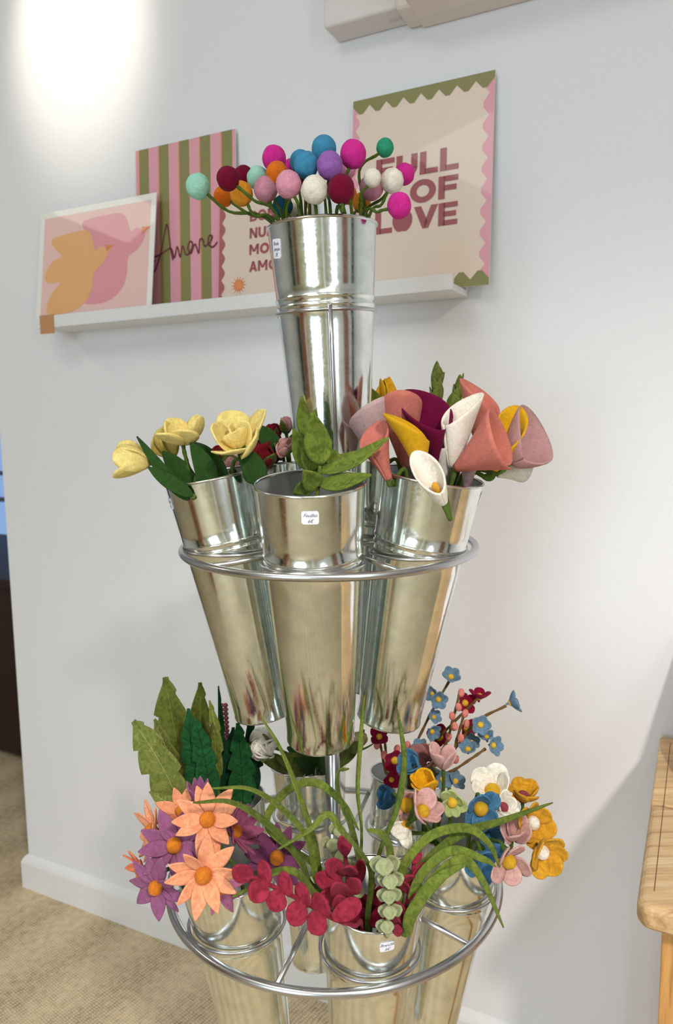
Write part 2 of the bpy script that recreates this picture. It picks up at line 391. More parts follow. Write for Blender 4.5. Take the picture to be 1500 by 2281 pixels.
m = MB(); wbox(m, 1.355, 1.40, 0, .09, 2.312, 2.5); bevel(m.build('end_collar', ACM, a, smooth=False), .012, 3)

# ------------------------------------------------------------------ picture ledge
sh = empty('picture_ledge', W(.335, 0, 1.757), 'long white wall ledge holding the row of art prints', 'shelf')
m = MB()
S0, S1 = .335, 1.488
for (d0, d1, z0, z1) in ((.001, .013, 1.7565, 1.805), (.013, .100, 1.7565, 1.770), (.100, .112, 1.7565, 1.788)):
    wbox(m, S0, S1, d0, d1, z0, z1)
bevel(m.build('ledge_board', SHELFM, sh, smooth=False), .0012, 2)

# print helpers: local frame x right, y up the sheet, z out of the sheet
def print_frame(t0, dbot, zbot, H, dtop, right=None):
    lean = math.asin((dbot-dtop)/H)
    x = WT; y = (V((0, 0, 1))*cos(lean) - WN*sin(lean)).normalized(); z = x.cross(y)
    M = Matrix((x, y, z)).transposed().to_4x4(); return Matrix.Translation(W(t0, dbot, zbot)) @ M
def flat(o_parent, name, polys, mat, z, th=.00025, label=None):
    """thin printed shapes on a sheet; polys in sheet coordinates (metres)"""
    bm = bmesh.new()
    for P in polys:
        if len(P) < 3: continue
        vs = [bm.verts.new((p[0], p[1], z)) for p in P]
        f = bm.faces.new(vs)
        f.normal_update()
        if f.normal.z < 0: f.normal_flip()
    me = bpy.data.meshes.new(name); bm.to_mesh(me); bm.free(); me.materials.append(mat)
    o = bpy.data.objects.new(name, me); COL.objects.link(o); o.parent = o_parent; WM[o.name] = WM[o_parent.name].copy()
    if label: o['label'] = label
    return o
def ribbon2d(P, w):
    out = []
    for i in range(len(P)-1):
        a, b = V((*P[i], 0)), V((*P[i+1], 0)); d = (b-a)
        if d.length < 1e-6: continue
        d.normalize(); n = V((-d.y, d.x, 0))*w/2; e = d*w*.25
        out.append([(q.x, q.y) for q in (a-e-n, b+e-n, b+e+n, a-e+n)])
    return out
def circle(cx, cy, rx, ry=None, n=28, a0=0, a1=2*pi):
    ry = ry or rx; return [(cx+rx*cos(a0+(a1-a0)*i/n), cy+ry*sin(a0+(a1-a0)*i/n)) for i in range(n + (0 if a1-a0 > 6.28 else 1))]
def pr(c): return plain('print_%d_%d_%d' % c, c, .45, coat=.22)
def sheet_thing(name, label, M, w, h, c, backing=(240, 238, 232), th=.0025, margin=0):
    a = empty(name, M, label, 'art print', 'art prints leaning on the ledge')
    m = MB(); m.box(0, w, 0, h, -th, 0); m.build('sheet', pr(backing), a, smooth=False, world_space=False)
    flat(a, 'printed_ground', [[(margin, margin), (w-margin, margin), (w-margin, h-margin), (margin, h-margin)]], pr(c), .0003)
    return a
BOLD = {
 'F': ([[(0, 0), (.26, 0), (.26, 1), (0, 1)], [(.2, .76), (.78, .76), (.78, 1), (.2, 1)], [(.2, .36), (.72, .36), (.72, .6), (.2, .6)]], .86),
 'U': ([[(0, .35), (.26, .35), (.26, 1), (0, 1)], [(.62, .35), (.88, .35), (.88, 1), (.62, 1)], 'Uarc'], .98),
 'L': ([[(0, 0), (.26, 0), (.26, 1), (0, 1)], [(.2, 0), (.74, 0), (.74, .24), (.2, .24)]], .82),
 'O': (['Oring'], 1.16),
 'V': ([[(0, 1), (.29, 1), (.58, .28), (.44, 0), (.36, 0)], [(.98, 1), (.70, 1), (.44, .28), (.44, 0), (.60, 0)]], 1.0),
 'E': ([[(0, 0), (.26, 0), (.26, 1), (0, 1)], [(.2, .77), (.76, .77), (.76, 1), (.2, 1)], [(.2, .385), (.70, .385), (.70, .615), (.2, .615)], [(.2, 0), (.76, 0), (.76, .23), (.2, .23)]], .84),
 'B': ([[(0, 0), (.26, 0), (.26, 1), (0, 1)], 'Bbowl'], .86),
 'N': ([[(0, 0), (.25, 0), (.25, 1), (0, 1)], [(.65, 0), (.9, 0), (.9, 1), (.65, 1)], [(0, 1), (.28, 1), (.9, 0), (.62, 0)]], 1.0),
 'M': ([[(0, 0), (.25, 0), (.25, 1), (0, 1)], [(.85, 0), (1.1, 0), (1.1, 1), (.85, 1)], [(0, 1), (.27, 1), (.68, .3), (.42, .3)], [(1.1, 1), (.83, 1), (.42, .3), (.68, .3)]], 1.22),
 'A': ([[(0, 0), (.27, 0), (.60, 1), (.36, 1)], [(.96, 0), (.69, 0), (.36, 1), (.60, 1)], [(.2, .2), (.76, .2), (.7, .4), (.26, .4)]], 1.02),
 'I': ([[(0, 0), (.26, 0), (.26, 1), (0, 1)]], .36),
 'T': ([[(.27, 0), (.53, 0), (.53, 1), (.27, 1)], [(0, .77), (.8, .77), (.8, 1), (0, 1)]], .88),
 'R': ([[(0, 0), (.26, 0), (.26, 1), (0, 1)], [(.3, .45), (.56, .45), (.86, 0), (.56, 0)], 'Pbowl'], .94),
}
def ringseg(cx, cy, ro, ri, a0, a1, n=20, sy=1.0):
    out = []
    for i in range(n):
        b, c = a0+(a1-a0)*i/n, a0+(a1-a0)*(i+1)/n
        out.append([(cx+ro[0]*cos(b), cy+ro[1]*sin(b)), (cx+ro[0]*cos(c), cy+ro[1]*sin(c)), (cx+ri[0]*cos(c), cy+ri[1]*sin(c)), (cx+ri[0]*cos(b), cy+ri[1]*sin(b))])
    return out
def word(txt, x, y, s, track=1.0):
    out = []
    for ch in txt:
        if ch == 'Q': x += s*1.16*track; continue           # a gap the size of an O
        g, adv = BOLD[ch]
        for P in g:
            if P == 'Uarc': q = ringseg(.44, .40, (.44, .42), (.18, .18), pi, 2*pi)
            elif P == 'Oring': q = ringseg(.53, .5, (.53, .52), (.26, .26), 0, 2*pi, 32)
            elif P == 'Bbowl': q = ringseg(.42, .74, (.36, .26), (.12, .06), -pi/2, pi/2, 12)+ringseg(.42, .27, (.42, .27), (.16, .06), -pi/2, pi/2, 12)+[[(.2, .8), (.44, .8), (.44, 1), (.2, 1)], [(.2, .33), (.44, .33), (.44, .68), (.2, .68)], [(.2, 0), (.44, 0), (.44, .21), (.2, .21)]]
            elif P == 'Pbowl': q = ringseg(.44, .69, (.40, .31), (.16, .09), -pi/2, pi/2, 12)+[[(.2, .78), (.46, .78), (.46, 1), (.2, 1)], [(.2, .38), (.46, .38), (.46, .6), (.2, .6)]]
            else: q = [P]
            out += [[(x+a*s, y+b*s) for (a, b) in r] for r in q]
        x += adv*s*track
    return out
def zig(x0, x1, y, depth_, n, flip=1, ph=0):
    """edge strip with a zigzag lower side"""
    out = []; st = (x1-x0)/n
    for i in range(n):
        a = x0+i*st; out.append([(a, y), (a+st, y), (a+st, y-flip*depth_*.45), (a+st*.62, y-flip*depth_), (a+st*.38, y-flip*depth_), (a, y-flip*depth_*.45)])
    return out
OLIVE = (134, 132, 78); PINK = (226, 160, 172); CREAM = (230, 210, 192); BURG = (158, 78, 86)
# --- FULL OF LOVE print
M = print_frame(1.232, .046, 1.771, .42, .016)
a = sheet_thing('art_print', 'cream print reading FULL OF LOVE with olive and pink zigzag edges, at the right', M, .312, .42, CREAM)
w, h = .312, .42
flat(a, 'side_border', [[(q[1], q[0]) for q in P] for P in zig(0, h, 0, -.016, 13)], pr(PINK), .0006, label='narrow pink zigzag border')
flat(a, 'side_border', [[(q[1], q[0]) for q in P] for P in zig(0, h, w, .022, 10)], pr(PINK), .0006, label='pink zigzag border at the right edge')
flat(a, 'end_border', zig(0, w, h, .030, 8), pr(OLIVE), .0009, label='olive zigzag border along the top')
flat(a, 'end_border', zig(0, w, 0, -.030, 8), pr(OLIVE), .0009, label='olive zigzag border along the bottom')
s = .0462
for wd_, x_, y_ in (('FULL', .058, .238), ('OF', .137, .181), ('L', .058, .127), ('VE', .147, .127)): flat(a, 'lettering', [[(x_+(u-x_)*1.17, v) for u, v in q] for q in word(wd_, x_, y_+.002, s, 1.0)], pr(BURG), .0012, label='bold burgundy capitals')
flat(a, 'apple_shape', [[(.121+.0225*cos(t)*(1+.10*sin(t)), .150+.0245*sin(t)-.006*math.exp(-((t-pi/2)/.45)**2)+.004*math.exp(-((t-3*pi/2)/.35)**2)) for t in [2*pi*i/40 for i in range(40)]]], pr(BURG), .0012)
flat(a, 'crown_mark', [[(.152, .019), (.166, .019), (.166, .031), (.162, .026), (.159, .032), (.156, .026), (.152, .031)]], pr((222, 130, 80)), .0012)
# --- clear lip of the sleeve
# --- striped Amore print
M = print_frame(.617, .030, 1.771, .42, .014)
w, h = .305, .42
a = sheet_thing('art_print', 'olive and pink striped print with the handwritten word Amore, standing behind the bird print', M, w, h, PINK)
st = []; og = []
for i in range(5):
    x = .012+i*.0635; st.append([(x, 0), (x+.030, 0), (x+.030, h), (x, h)]); og.append([(x-.0035, 0), (x, 0), (x, h), (x-.0035, h)])
flat(a, 'olive_stripes', st, pr(OLIVE), .0006); flat(a, 'orange_lines', og, pr((226, 150, 110)), .0006)
scr = [[(.062, .118), (.045, .102), (.040, .085), (.052, .078), (.068, .098), (.085, .145), (.100, .205), (.106, .222), (.112, .200), (.117, .150), (.125, .112)],
       [(.060, .128), (.085, .135), (.118, .148), (.130, .118), (.140, .150), (.150, .118), (.158, .150), (.170, .122), (.184, .130), (.192, .152), (.183, .160), (.176, .140), (.186, .124), (.200, .150), (.212, .122), (.216, .160), (.226, .160), (.232, .140), (.250, .150), (.256, .166), (.246, .168), (.244, .145), (.258, .134), (.272, .146)]]
flat(a, 'handwriting', sum([ribbon2d([(p.x, p.y) for p in catmull([V((x, y, 0)) for x, y in [(u*.92+.0, v*.80+.048) for u, v in L]], 6)], .0046) for L in scr], []), pr((130, 66, 72)), .0012, label='burgundy handwritten word')
# --- BONNE NUIT MON AMOUR print
M = print_frame(.887, .056, 1.771, .27, .034)
w, h = .25, .27
a = sheet_thing('art_print', 'cream print with burgundy scalloped edge and French goodnight words, half hidden by the top bucket', M, w, h, (224, 204, 186))
flat(a, 'side_border', [[(q[1], q[0]) for q in P] for P in zig(0, h, 0, -.017, 8)], pr((168, 92, 92)), .0006)
flat(a, 'side_border', [[(q[1], q[0]) for q in P] for P in zig(0, h, w, .017, 8)], pr((168, 92, 92)), .0006)
s = .024
for wd_, y_ in (('BONNE', .196), ('NUIT', .157), ('MON', .119), ('AMOUR', .080)): flat(a, 'lettering', word(wd_, .086, y_, s), pr(BURG), .0009, label='bold burgundy capitals')
sb = []
for i in range(14):
    t = 2*pi*i/14; sb.append([(.058+.011*cos(t-.2), .052+.011*sin(t-.2)), (.058+.023*cos(t), .052+.023*sin(t)), (.058+.011*cos(t+.2), .052+.011*sin(t+.2))])
flat(a, 'sun_mark', sb+[circle(.058, .052, .0125)], pr((226, 140, 86)), .0009)
# --- two birds print
M = print_frame(.305, .086, 1.771, .302, .045)
w, h = .40, .302
a = sheet_thing('art_print', 'low wide print of one orange and one pink bird, leftmost on the ledge', M, w, h, (232, 192, 184), (236, 234, 226), margin=.016)
pink = [(.385, .212), (.365, .205), (.36, .214), (.34, .222), (.322, .214), (.312, .238), (.295, .262), (.255, .268), (.16, .262), (.165, .235), (.19, .20), (.19, .16), (.18, .12), (.165, .09), (.155, .055), (.20, .04), (.26, .045), (.30, .07), (.315, .105), (.318, .15), (.345, .165), (.365, .188), (.372, .205)]
org = [(.265, .183), (.245, .176), (.236, .184), (.22, .188), (.205, .180), (.196, .205), (.18, .232), (.15, .238), (.05, .228), (.06, .20), (.085, .178), (.05, .165), (.026, .132), (.04, .11), (.085, .108), (.055, .08), (.038, .04), (.06, .022), (.13, .026), (.18, .05), (.2, .085), (.205, .12), (.235, .145), (.25, .168)]
def smooth2(P): return [(p.x, p.y) for p in catmull([V((x, y, 0)) for x, y in P+[P[0]]], 4)[:-1]]
flat(a, 'pink_bird', [smooth2(pink)], pr((224, 148, 156)), .0006)
flat(a, 'orange_bird', [smooth2(org)], pr((230, 172, 112)), .0009)
flat(a, 'beak', [[(.358, .222), (.386, .218), (.360, .203)]], pr((222, 130, 74)), .0012)
flat(a, 'beak', [[(.240, .190), (.268, .186), (.244, .172)]], pr((222, 130, 74)), .0012)
# brown label clipped on the ledge
m = MB(); wbox(m, .351, .402, .1125, .1135, 1.741, 1.7885)
wbox(m, .351, .402, .098, .1135, 1.7885, 1.7895)
tag(m.build('shelf_label', plain('kraft_card', (190, 138, 92), .7), smooth=False), 'small brown kraft card label hooked over the left end of the white ledge', 'label')

# ------------------------------------------------------------------ oak table on the right
tb = empty('oak_table', W(1.905, .3, 0), 'light oak table at the right edge of the picture against the wall', 'table')
TH = .87
def slab(d0, d1, nm):
    m = MB(); wbox(m, 1.902, 2.9, d0, d1, TH-.034, TH); o = m.build(nm, OAKTOP, tb, smooth=False); return bevel(o, .0025, 2)
def round_slab(d0, d1, rc, nm):
    """board end with rounded front corner and rounded edges"""
    bm = bmesh.new(); pts = []
    for i in range(9):
        t = pi/2*i/8; pts.append((1.894+rc-rc*cos(t), d1-rc+rc*sin(t)))
    pts += [(2.9, d1), (2.9, d0), (1.894, d0)]
    me = bpy.data.meshes.new(nm); vs = []
    inv = WM[tb.name].inverted()
    lo = [bm.verts.new(inv @ W(t, d, TH-.036)) for t, d in pts]; hi = [bm.verts.new(inv @ W(t, d, TH)) for t, d in pts]
    bm.faces.new(lo[::-1]); bm.faces.new(hi); n = len(pts)
    for i in range(n): bm.faces.new((lo[i], lo[(i+1) % n], hi[(i+1) % n], hi[i]))
    bmesh.ops.recalc_face_normals(bm, faces=bm.faces[:])
    bm.to_mesh(me); bm.free(); me.materials.append(OAKTOP)
    o = bpy.data.objects.new(nm, me); COL.objects.link(o); o.parent = tb; WM[o.name] = WM[tb.name].copy()
    md = o.modifiers.new('bevel', 'BEVEL'); md.width = .011; md.segments = 4; md.limit_method = 'ANGLE'; md.angle_limit = radians(50)
    me.polygons.foreach_set('use_smooth', [False]*len(me.polygons)); return o
TBX = tb
round_slab(.3035, .588, .022, 'tabletop'); round_slab(.02, .3015, .004, 'tabletop_leaf')
m = MB(); wbox(m, 1.913, 1.9142, .045, .55, TH-.0005, TH+.0002); m.build('groove', plain('groove_brown', (110, 66, 40), .7), tb, smooth=False)
m = MB(); wbox(m, 1.925, 1.975, .50, .55, 0, TH-.036); bevel(m.build('leg', OAKLEG, tb, smooth=False), .003)
m = MB(); wbox(m, 1.925, 1.975, .05, .10, 0, TH-.036); bevel(m.build('leg', OAKLEG, tb, smooth=False), .003)
m = MB(); wbox(m, 1.973, 2.8, .525, .55, TH-.13, TH-.036); bevel(m.build('apron', OAKLEG, tb, smooth=False), .002)
m = MB(); wbox(m, 1.93, 1.95, .10, .51, TH-.13, TH-.036); bevel(m.build('apron', OAKLEG, tb, smooth=False), .002)
# small framed board leaning on the wall on the table, just outside the picture: added to cast its shadow into it
fr = empty('framed_picture', W(1.94, .195, TH), 'small oak framed picture leaning on the wall on the table, past the right edge', 'picture')
m = MB(); fa = V((0, -.645, .764)); fb = V((0, .764, .645))
m.box(0, .24, 0, .262, 0, .012, lambda p: (lambda q: W(1.931+p.x, q.y, q.z))(V((0, .194, TH+.0006))+fa*p.y+fb*p.z)); bevel(m.build('moulding', OAKLEG, fr, smooth=False), .002)
m = MB(); m.box(.02, .22, .02, .242, .012, .0128, lambda p: (lambda q: W(1.931+p.x, q.y, q.z))(V((0, .194, TH+.0006))+fa*p.y+fb*p.z)); m.build('picture_sheet', PAPER, fr, smooth=False)

# ------------------------------------------------------------------ flower stand
AX = 1.065                                                # world depth of the stand's post
pm = at(733.5, 1219, AX+.005); pl = at(746, 1990, AX)
CX = (pm.x+pl.x)/2
CMID = V((pm.x, AX, 1.322)); CLOW = V((pl.x, AX, .8105))
RM, RL = .2165, .2555                                     # outer radii of the two rings
TILT = Matrix.Rotation(radians(1.3), 3, 'X')              # the middle ring dips a little at the front
def outv(a): return V((sin(radians(a)), -cos(radians(a)), 0))
MIDA = [(-8, .135, 8.0), (-83, .144, 10.3), (64, .138, 10.2), (-157, .133, 8), (133, .135, 8)]
LOWA = [(-50, .177, 8.5), (16, .174, 9), (78, .178, 8.5), (136, .174, 8), (-166, .172, 8), (-107, .174, 8)]
st = empty('flower_stand', V((CX, AX, 0)), 'tiered silver metal stand of hoops and rings on a central post, carrying the zinc buckets', 'stand')
m = MB(); m.tube([V((CX, AX, .012)), V((CX, AX, 1.355))], .0112, 24); m.build('post', SILVER, st)
m = MB(); m.lathe([(0, 0), (.17, 0), (.175, .004), (.17, .010), (.02, .014), (.0, .014)], 64, Matrix.Translation(V((CX, AX, 0)))); m.build('base_plate', SILVER, st)
def tier(C, R, slots, T, spoke_a, names):
    rt = .0054 if R < .23 else .0062
    nz = T @ V((0, 0, 1))
    m = MB(); m.torus(C, nz, R-rt, rt, 128, 14); m.build('outer_ring', SILVER, st)
    for (a, rho, _) in slots:
        h = C + T @ (outv(a)*rho) + nz*.0015
        m = MB(); m.torus(h, nz, .0665, .0024, 80, 8)
        e = C + T @ (outv(a)*(rho+.066)); e2 = C + T @ (outv(a)*(R-rt*1.3)); m.tube([e, e2], .0022, 6)
        m.build('hoop', SILVER, st)
    m = MB(); m.torus(C+nz*.002, nz, .030, .0026, 48, 8); m.torus(C+nz*.006, nz, .018, .0024, 40, 8); m.build('hub', SILVER, st)
    for a in spoke_a:
        p0 = C+T @ (outv(a)*.018)-nz*.001; p1 = C+T @ (outv(a)*(R-rt)) - nz*.001
        m = MB(); m.tube([p0, p1], .0040, 12); m.build('spoke', SILVER, st)
tier(CMID, RM, MIDA, TILT, (26, 98, 170, -120, -47), None)
tier(CLOW, RL, LOWA, Matrix.Identity(3), (-17, 47, 106, 165, -135, -78), None)
RIMR, BOTR, LEN, GRIP = .0712, .0455, .362, .108          # bucket: rim radius, bottom radius, length, rim-to-hoop
# cradle of the top bucket
TOPRIM = at(717.5, 506, AX)
upv = V((-.035, -.052, 1)).normalized()                   # the top bucket leans a little to the left and forward
hoopc = TOPRIM - upv*(.117)
m = MB(); m.torus(hoopc, upv, .0705, .0026, 80, 8); m.build('top_hoop', SILVER, st)
for a in (5, 125, 245):
    o1 = outv(a); p0 = hoopc+o1*.0715; foot = TOPRIM-upv*(LEN*1.09+.006)
    m = MB(); m.tube([p0+upv*.001, p0-upv*.06+o1*(-.002), foot+o1*.054, foot+o1*.050-V((0, 0, .004)), foot-V((0, 0, .006))], .0028, 10); m.build('cradle_rod', SILVER, st)
m = MB(); m.tube([V((CX, AX, 1.34)), TOPRIM-upv*(LEN*1.09+.008)], .011, 20); m.build('cradle_socket', SILVER, st)

# ------------------------------------------------------------------ zinc buckets
def prof_r(z): return BOTR + (RIMR-.0016-BOTR)*z/LEN
def bucket_prof():
    P = [(0, .006), (BOTR-.004, .006), (BOTR-.003, .0), (BOTR-.001, -.001), (BOTR+.0014, .0), (BOTR+.0016, .002), (BOTR+.0008, .004)]
    for k in range(1, 13): P.append((prof_r(.004+(LEN-.108)*k/13), .004+(LEN-.108)*k/13))
    for zz in (LEN-.100, LEN-.090):
        r = prof_r(zz); P += [(r, zz-.003), (r+.0011, zz-.0012), (r+.0014, zz), (r+.0011, zz+.0012), (r, zz+.003)]
    for k in range(1, 7): P.append((prof_r(LEN-.086+.084*k/6), LEN-.086+.084*k/6))
    return P
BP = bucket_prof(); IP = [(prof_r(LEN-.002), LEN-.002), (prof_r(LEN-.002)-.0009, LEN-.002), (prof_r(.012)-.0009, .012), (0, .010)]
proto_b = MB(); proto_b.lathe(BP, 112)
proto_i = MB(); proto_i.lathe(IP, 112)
def rimmb():
    mb = MB(); q = []
    for k in range(11):
        a = 2*pi*k/10; q.append((RIMR-.0013+.0017*cos(a), LEN+.0019*sin(a)-.0008))
    mb.lathe(q, 112); return mb
BUCK = {}; BS = {}
bm_body = bm_rim = bm_in = None
PROTO = None
def bucket(key, rimc, up, label, sticker=None, S=1.0):
    global PROTO
    up = up.normalized(); x = V((1, 0, 0)); x = (x-up*x.dot(up)).normalized(); y = up.cross(x)
    M = Matrix.Translation(rimc-up*LEN*S) @ Matrix((x, y, up)).transposed().to_4x4() @ Matrix.Scale(S, 4); BS[key] = S
    b = empty('zinc_bucket', M, label, 'bucket', 'tall zinc flower buckets on the stand')
    if PROTO is None:
        w = proto_b.build('bucket_wall', GALV, b, world_space=False)
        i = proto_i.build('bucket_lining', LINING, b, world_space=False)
        r = rimmb().build('rolled_rim', RIMM, b, world_space=False)
        PROTO = (w, i, r)
    else:
        for o in PROTO:
            c = o.copy(); COL.objects.link(c); c.parent = b; WM[c.name] = M
            c.rotation_euler = (0, 0, random.uniform(-3, 3)) if o is PROTO[0] else (0, 0, 0)
    BUCK[key] = (rimc, up, M, b)
    if sticker:
        ang, zt, wd, ht, rot, rows = sticker
        zc = LEN-zt
        def mp(x, y, e):
            cr_, sr_ = cos(rot), sin(rot); X, Y = x*cr_-y*sr_, x*sr_+y*cr_
            z = zc+Y; r = prof_r(z)+e; a = radians(ang)-pi/2+X/r
            return V((r*cos(a), r*sin(a), z))
        mb = MB(); n = 12; top = []
        # rounded rectangle as a fan of strips
        rc = .0022; N = 14
        for e in (.0004, .0009):
            for i in range(N+1):
                xx = -wd/2+wd*i/N; k = max(0, abs(xx)-(wd/2-rc)); hh = ht/2-rc+sqrt(max(0, rc*rc-k*k))
                top.append(mp(xx, -hh, e)); top.append(mp(xx, hh, e))
        f = []
        K = 2*(N+1)
        for i in range(N): f += [(2*i, 2*i+2, 2*i+3, 2*i+1), (K+2*i, K+2*i+1, K+2*i+3, K+2*i+2), (2*i, K+2*i, K+2*i+2, 2*i+2), (2*i+1, 2*i+3, K+2*i+3, K+2*i+1)]
        f += [(0, 1, K+1, K), (2*N, K+2*N, K+2*N+1, 2*N+1)]
        mb.add(top, f); s = mb.build('price_sticker', PAPER, b, smooth=False, world_space=False)
        s['label'] = 'white price sticker with handwriting'
        allv = []; allf = []
        for (txt, tx, ty, ts) in rows:
            cu = bpy.data.curves.new('t', 'FONT'); cu.body = txt; cu.size = ts; cu.shear = .35; cu.align_x = 'CENTER'; cu.resolution_u = 2; cu.space_character = .92
            to = bpy.data.objects.new('t', cu); COL.objects.link(to)
            bpy.context.view_layer.update()
            me = bpy.data.meshes.new_from_object(to); k = len(allv)
            allv += [mp(v.co.x+tx, v.co.y+ty, .00105) for v in me.vertices]; allf += [tuple(i+k for i in p.vertices) for p in me.polygons]
            bpy.data.objects.remove(to); bpy.data.meshes.remove(me); bpy.data.curves.remove(cu)
        mb = MB(); mb.add(allv, allf); t = mb.build('handwriting', INK, s, smooth=False, world_space=False)
    return b
def tier_bucket(key, C, T, slot, label, sticker=None):
    a, rho, tau = slot; nz = T @ V((0, 0, 1)); o1 = T @ outv(a)
    up = (nz*cos(radians(tau))+o1*sin(radians(tau))).normalized()
    h = C + o1*rho; low = key[0] == 'l'
    return bucket(key, h+up*(.088 if low else GRIP), up, label, sticker, .95 if low else 1.0)
EU = chr(8364)
bucket('top', TOPRIM, upv, 'zinc bucket alone at the very top of the stand, full of felt balls on stems', (-57, .030, .0185, .023, -.12, [('Boule', 0, .004, .006), ('simple', .001, -.0025, .006), ('2'+EU, 0, -.009, .006)]), 1.09)
tier_bucket('mf', CMID, TILT, MIDA[0], 'middle-tier zinc bucket nearest the viewer, holding loose green leaf sprays', (1, .026, .0205, .0160, -.02, [('Feuilles', 0, .001, .0062), ('6'+EU, 0, -.0062, .0062)]))
tier_bucket('ml', CMID, TILT, MIDA[1], 'middle-tier zinc bucket at the left, holding pale yellow felt tulips', (-5-62, .026, .0205, .0160, 0, [('Tulipe', 0, .001, .0062), ('6'+EU, 0, -.0062, .0062)]))
tier_bucket('mr', CMID, TILT, MIDA[2], 'middle-tier zinc bucket at the right, crowded with felt calla lilies', (80, .020, .018, .0180, 0, [('Arum', 0, .001, .006), ('6'+EU, 0, -.0062, .006)]))
tier_bucket('mbl', CMID, TILT, MIDA[3], 'middle-tier zinc bucket behind on the left, with dark red and pink roses')
tier_bucket('mbr', CMID, TILT, MIDA[4], 'middle-tier zinc bucket hidden behind the callas, its foot showing between two others')
I3 = Matrix.Identity(3)
tier_bucket('ll', CLOW, I3, LOWA[0], 'bottom-tier zinc bucket at the front left, under the peach and purple daisies')
tier_bucket('lf', CLOW, I3, LOWA[1], 'bottom-tier zinc bucket nearest the viewer, holding raspberry and sage branches', (13, .024, .0195, .0155, .05, [('Branche', 0, .001, .0062), ('6'+EU, 0, -.0062, .0062)]))
tier_bucket('lr', CLOW, I3, LOWA[2], 'bottom-tier zinc bucket at the right, under the mixed blossoms')
tier_bucket('lbr', CLOW, I3, LOWA[3], 'bottom-tier zinc bucket at the back right, holding brown twigs with small flowers')
tier_bucket('lbl', CLOW, I3, LOWA[4], 'bottom-tier zinc bucket at the back centre beside the post, with white roses')
tier_bucket('lb', CLOW, I3, LOWA[5], 'bottom-tier zinc bucket at the back left, holding big green serrated leaves')

# ------------------------------------------------------------------ felt flowers
GSTEM = felt((78, 100, 36)); GDARK = felt((44, 76, 30)); GLEAF = felt((76, 94, 32), tint=(100, 114, 42)); GBRIGHT = felt((84, 101, 34), tint=(110, 124, 46))
OLV = felt((84, 96, 38), tint=(108, 118, 52)); DKG = felt((24, 84, 40)); TWIG = felt((112, 86, 46)); SAGE = felt((146, 158, 112), tint=(168, 176, 136))
def mpx(px, Y): return px*Y/FPX                           # a width in pixels as metres at depth Y
def stem_path(key, head, arr=None, spread=.62, down=.20, mid=None, n=7):
    """from deep inside the bucket, past the rim, to the flower head (arr = direction of arrival)"""
    R0, up, M, b = BUCK[key]
    d = head-R0; d = d-up*d.dot(up)
    r = min(d.length, RIMR*BS[key]*spread); e = d.normalized()*r if d.length > 1e-5 else V((0, 0, 0))
    root = R0-up*down+e*.45; rp = R0+e-up*.004
    pts = [root, rp]
    L = (head-rp).length
    if mid: pts += [V(q) for q in mid]
    elif L > .03:
        pts.append(rp+(head-rp)*.55+up*L*.10 if arr is None else head-arr*L*.35)
    pts.append(head); return catmull(pts, n)
def add_stem(parent, key, head, arr=None, r=.0024, mat=None, **k):
    P = stem_path(key, head, arr, **k); m = MB(); m.tube(P, [r*(1+.12*sin(i*1.7)) for i in range(len(P))], 9)
    return m.build('stem', mat or GSTEM, parent)
def frame(a):
    a = a.normalized(); u = a.cross(V((0, 0, 1)));
    if u.length < .05: u = a.cross(V((1, 0, 0)))
    u.normalize(); return u, u.cross(a)*-1
def petal(mb, base, d, inn, L, Wd, shape='round', bend=.5, cup=.25, th=.0024, nu=12, nv=6, twist=0, start=.0, ruffle=0):
    """d: direction it grows, inn: the side it curls toward"""
    d = d.normalized(); inn = (inn-d*inn.dot(d)).normalized(); side = d.cross(inn)
    if twist: R = Matrix.Rotation(twist, 3, d); inn = R @ inn; side = R @ side
    def prof(u):
        if shape in ('round', 'egg'):
            m0, b0 = (.60, .34) if shape == 'round' else (.52, .30)
            if u > m0: return max(.06, sqrt(max(0, 1-((u-m0)/(1.004-m0))**2)))
            return b0+(1-b0)*sin(pi/2*u/m0)**.9
        if shape == 'lance': return max(.03, sin(pi*min(1, u**.80*.99+.005)))**.80
        if shape == 'point': return max(.02, (sin(pi*min(1, u**.62*.995))))**.8
        return 1
    rnd_ = shape in ('round', 'egg')
    def fn(u, v):
        if rnd_: u = 1-(1-u)**1.7
        s = L*u; b = bend*u
        if abs(bend) > 1e-4: x = sin(b)/bend*L; z = (1-cos(b))/bend*L
        else: x, z = s, 0
        tg = inn*cos(b)-d*sin(b)
        w = prof(u)*Wd/2
        p = base+d*x+inn*z+side*(v*w)+tg*(cup*v*v*w)
        if ruffle: p += tg*(ruffle*sin(u*9+v*2.5)*Wd*.5*abs(v))
        return p
    mb.sheet(fn, nu, nv, th)
def ringpetals(root, base, a, n, L, Wd, mat, open_=60, bend=.6, cup=.25, shape='round', th=.0024, ph=0, jit=.16, name='petal', r0=.003, ob=0, skip=(), lvar=.08, rf=0):
    """n petals round axis a, each leaning open_ degrees off it"""
    u, w = frame(a); rnd = random.Random(int(abs(base.x*1e5)+n+ph*100))
    for i in range(n):
        if i in skip: continue
        t = ph+2*pi*i/n+rnd.uniform(-jit, jit); rad = u*cos(t)+w*sin(t)
        o = radians(open_)*(1+rnd.uniform(-jit, jit)); d = a*cos(o)+rad*sin(o); inn = a*sin(o)-rad*cos(o)
        mb = MB(); k = 1+rnd.uniform(-lvar, lvar)
        petal(mb, base+rad*r0, d, inn, L*k, Wd*k, shape, bend*(1+rnd.uniform(-.7, .9)), cup*rnd.uniform(.5, 1.6), th, twist=rnd.uniform(-.42, .42), ruffle=rf)
        mb.build(name, mat, root)
def thing(name, key, label, cat, group=None):
    return empty(name, BUCK[key][0]-BUCK[key][1]*.2, label, cat, group)

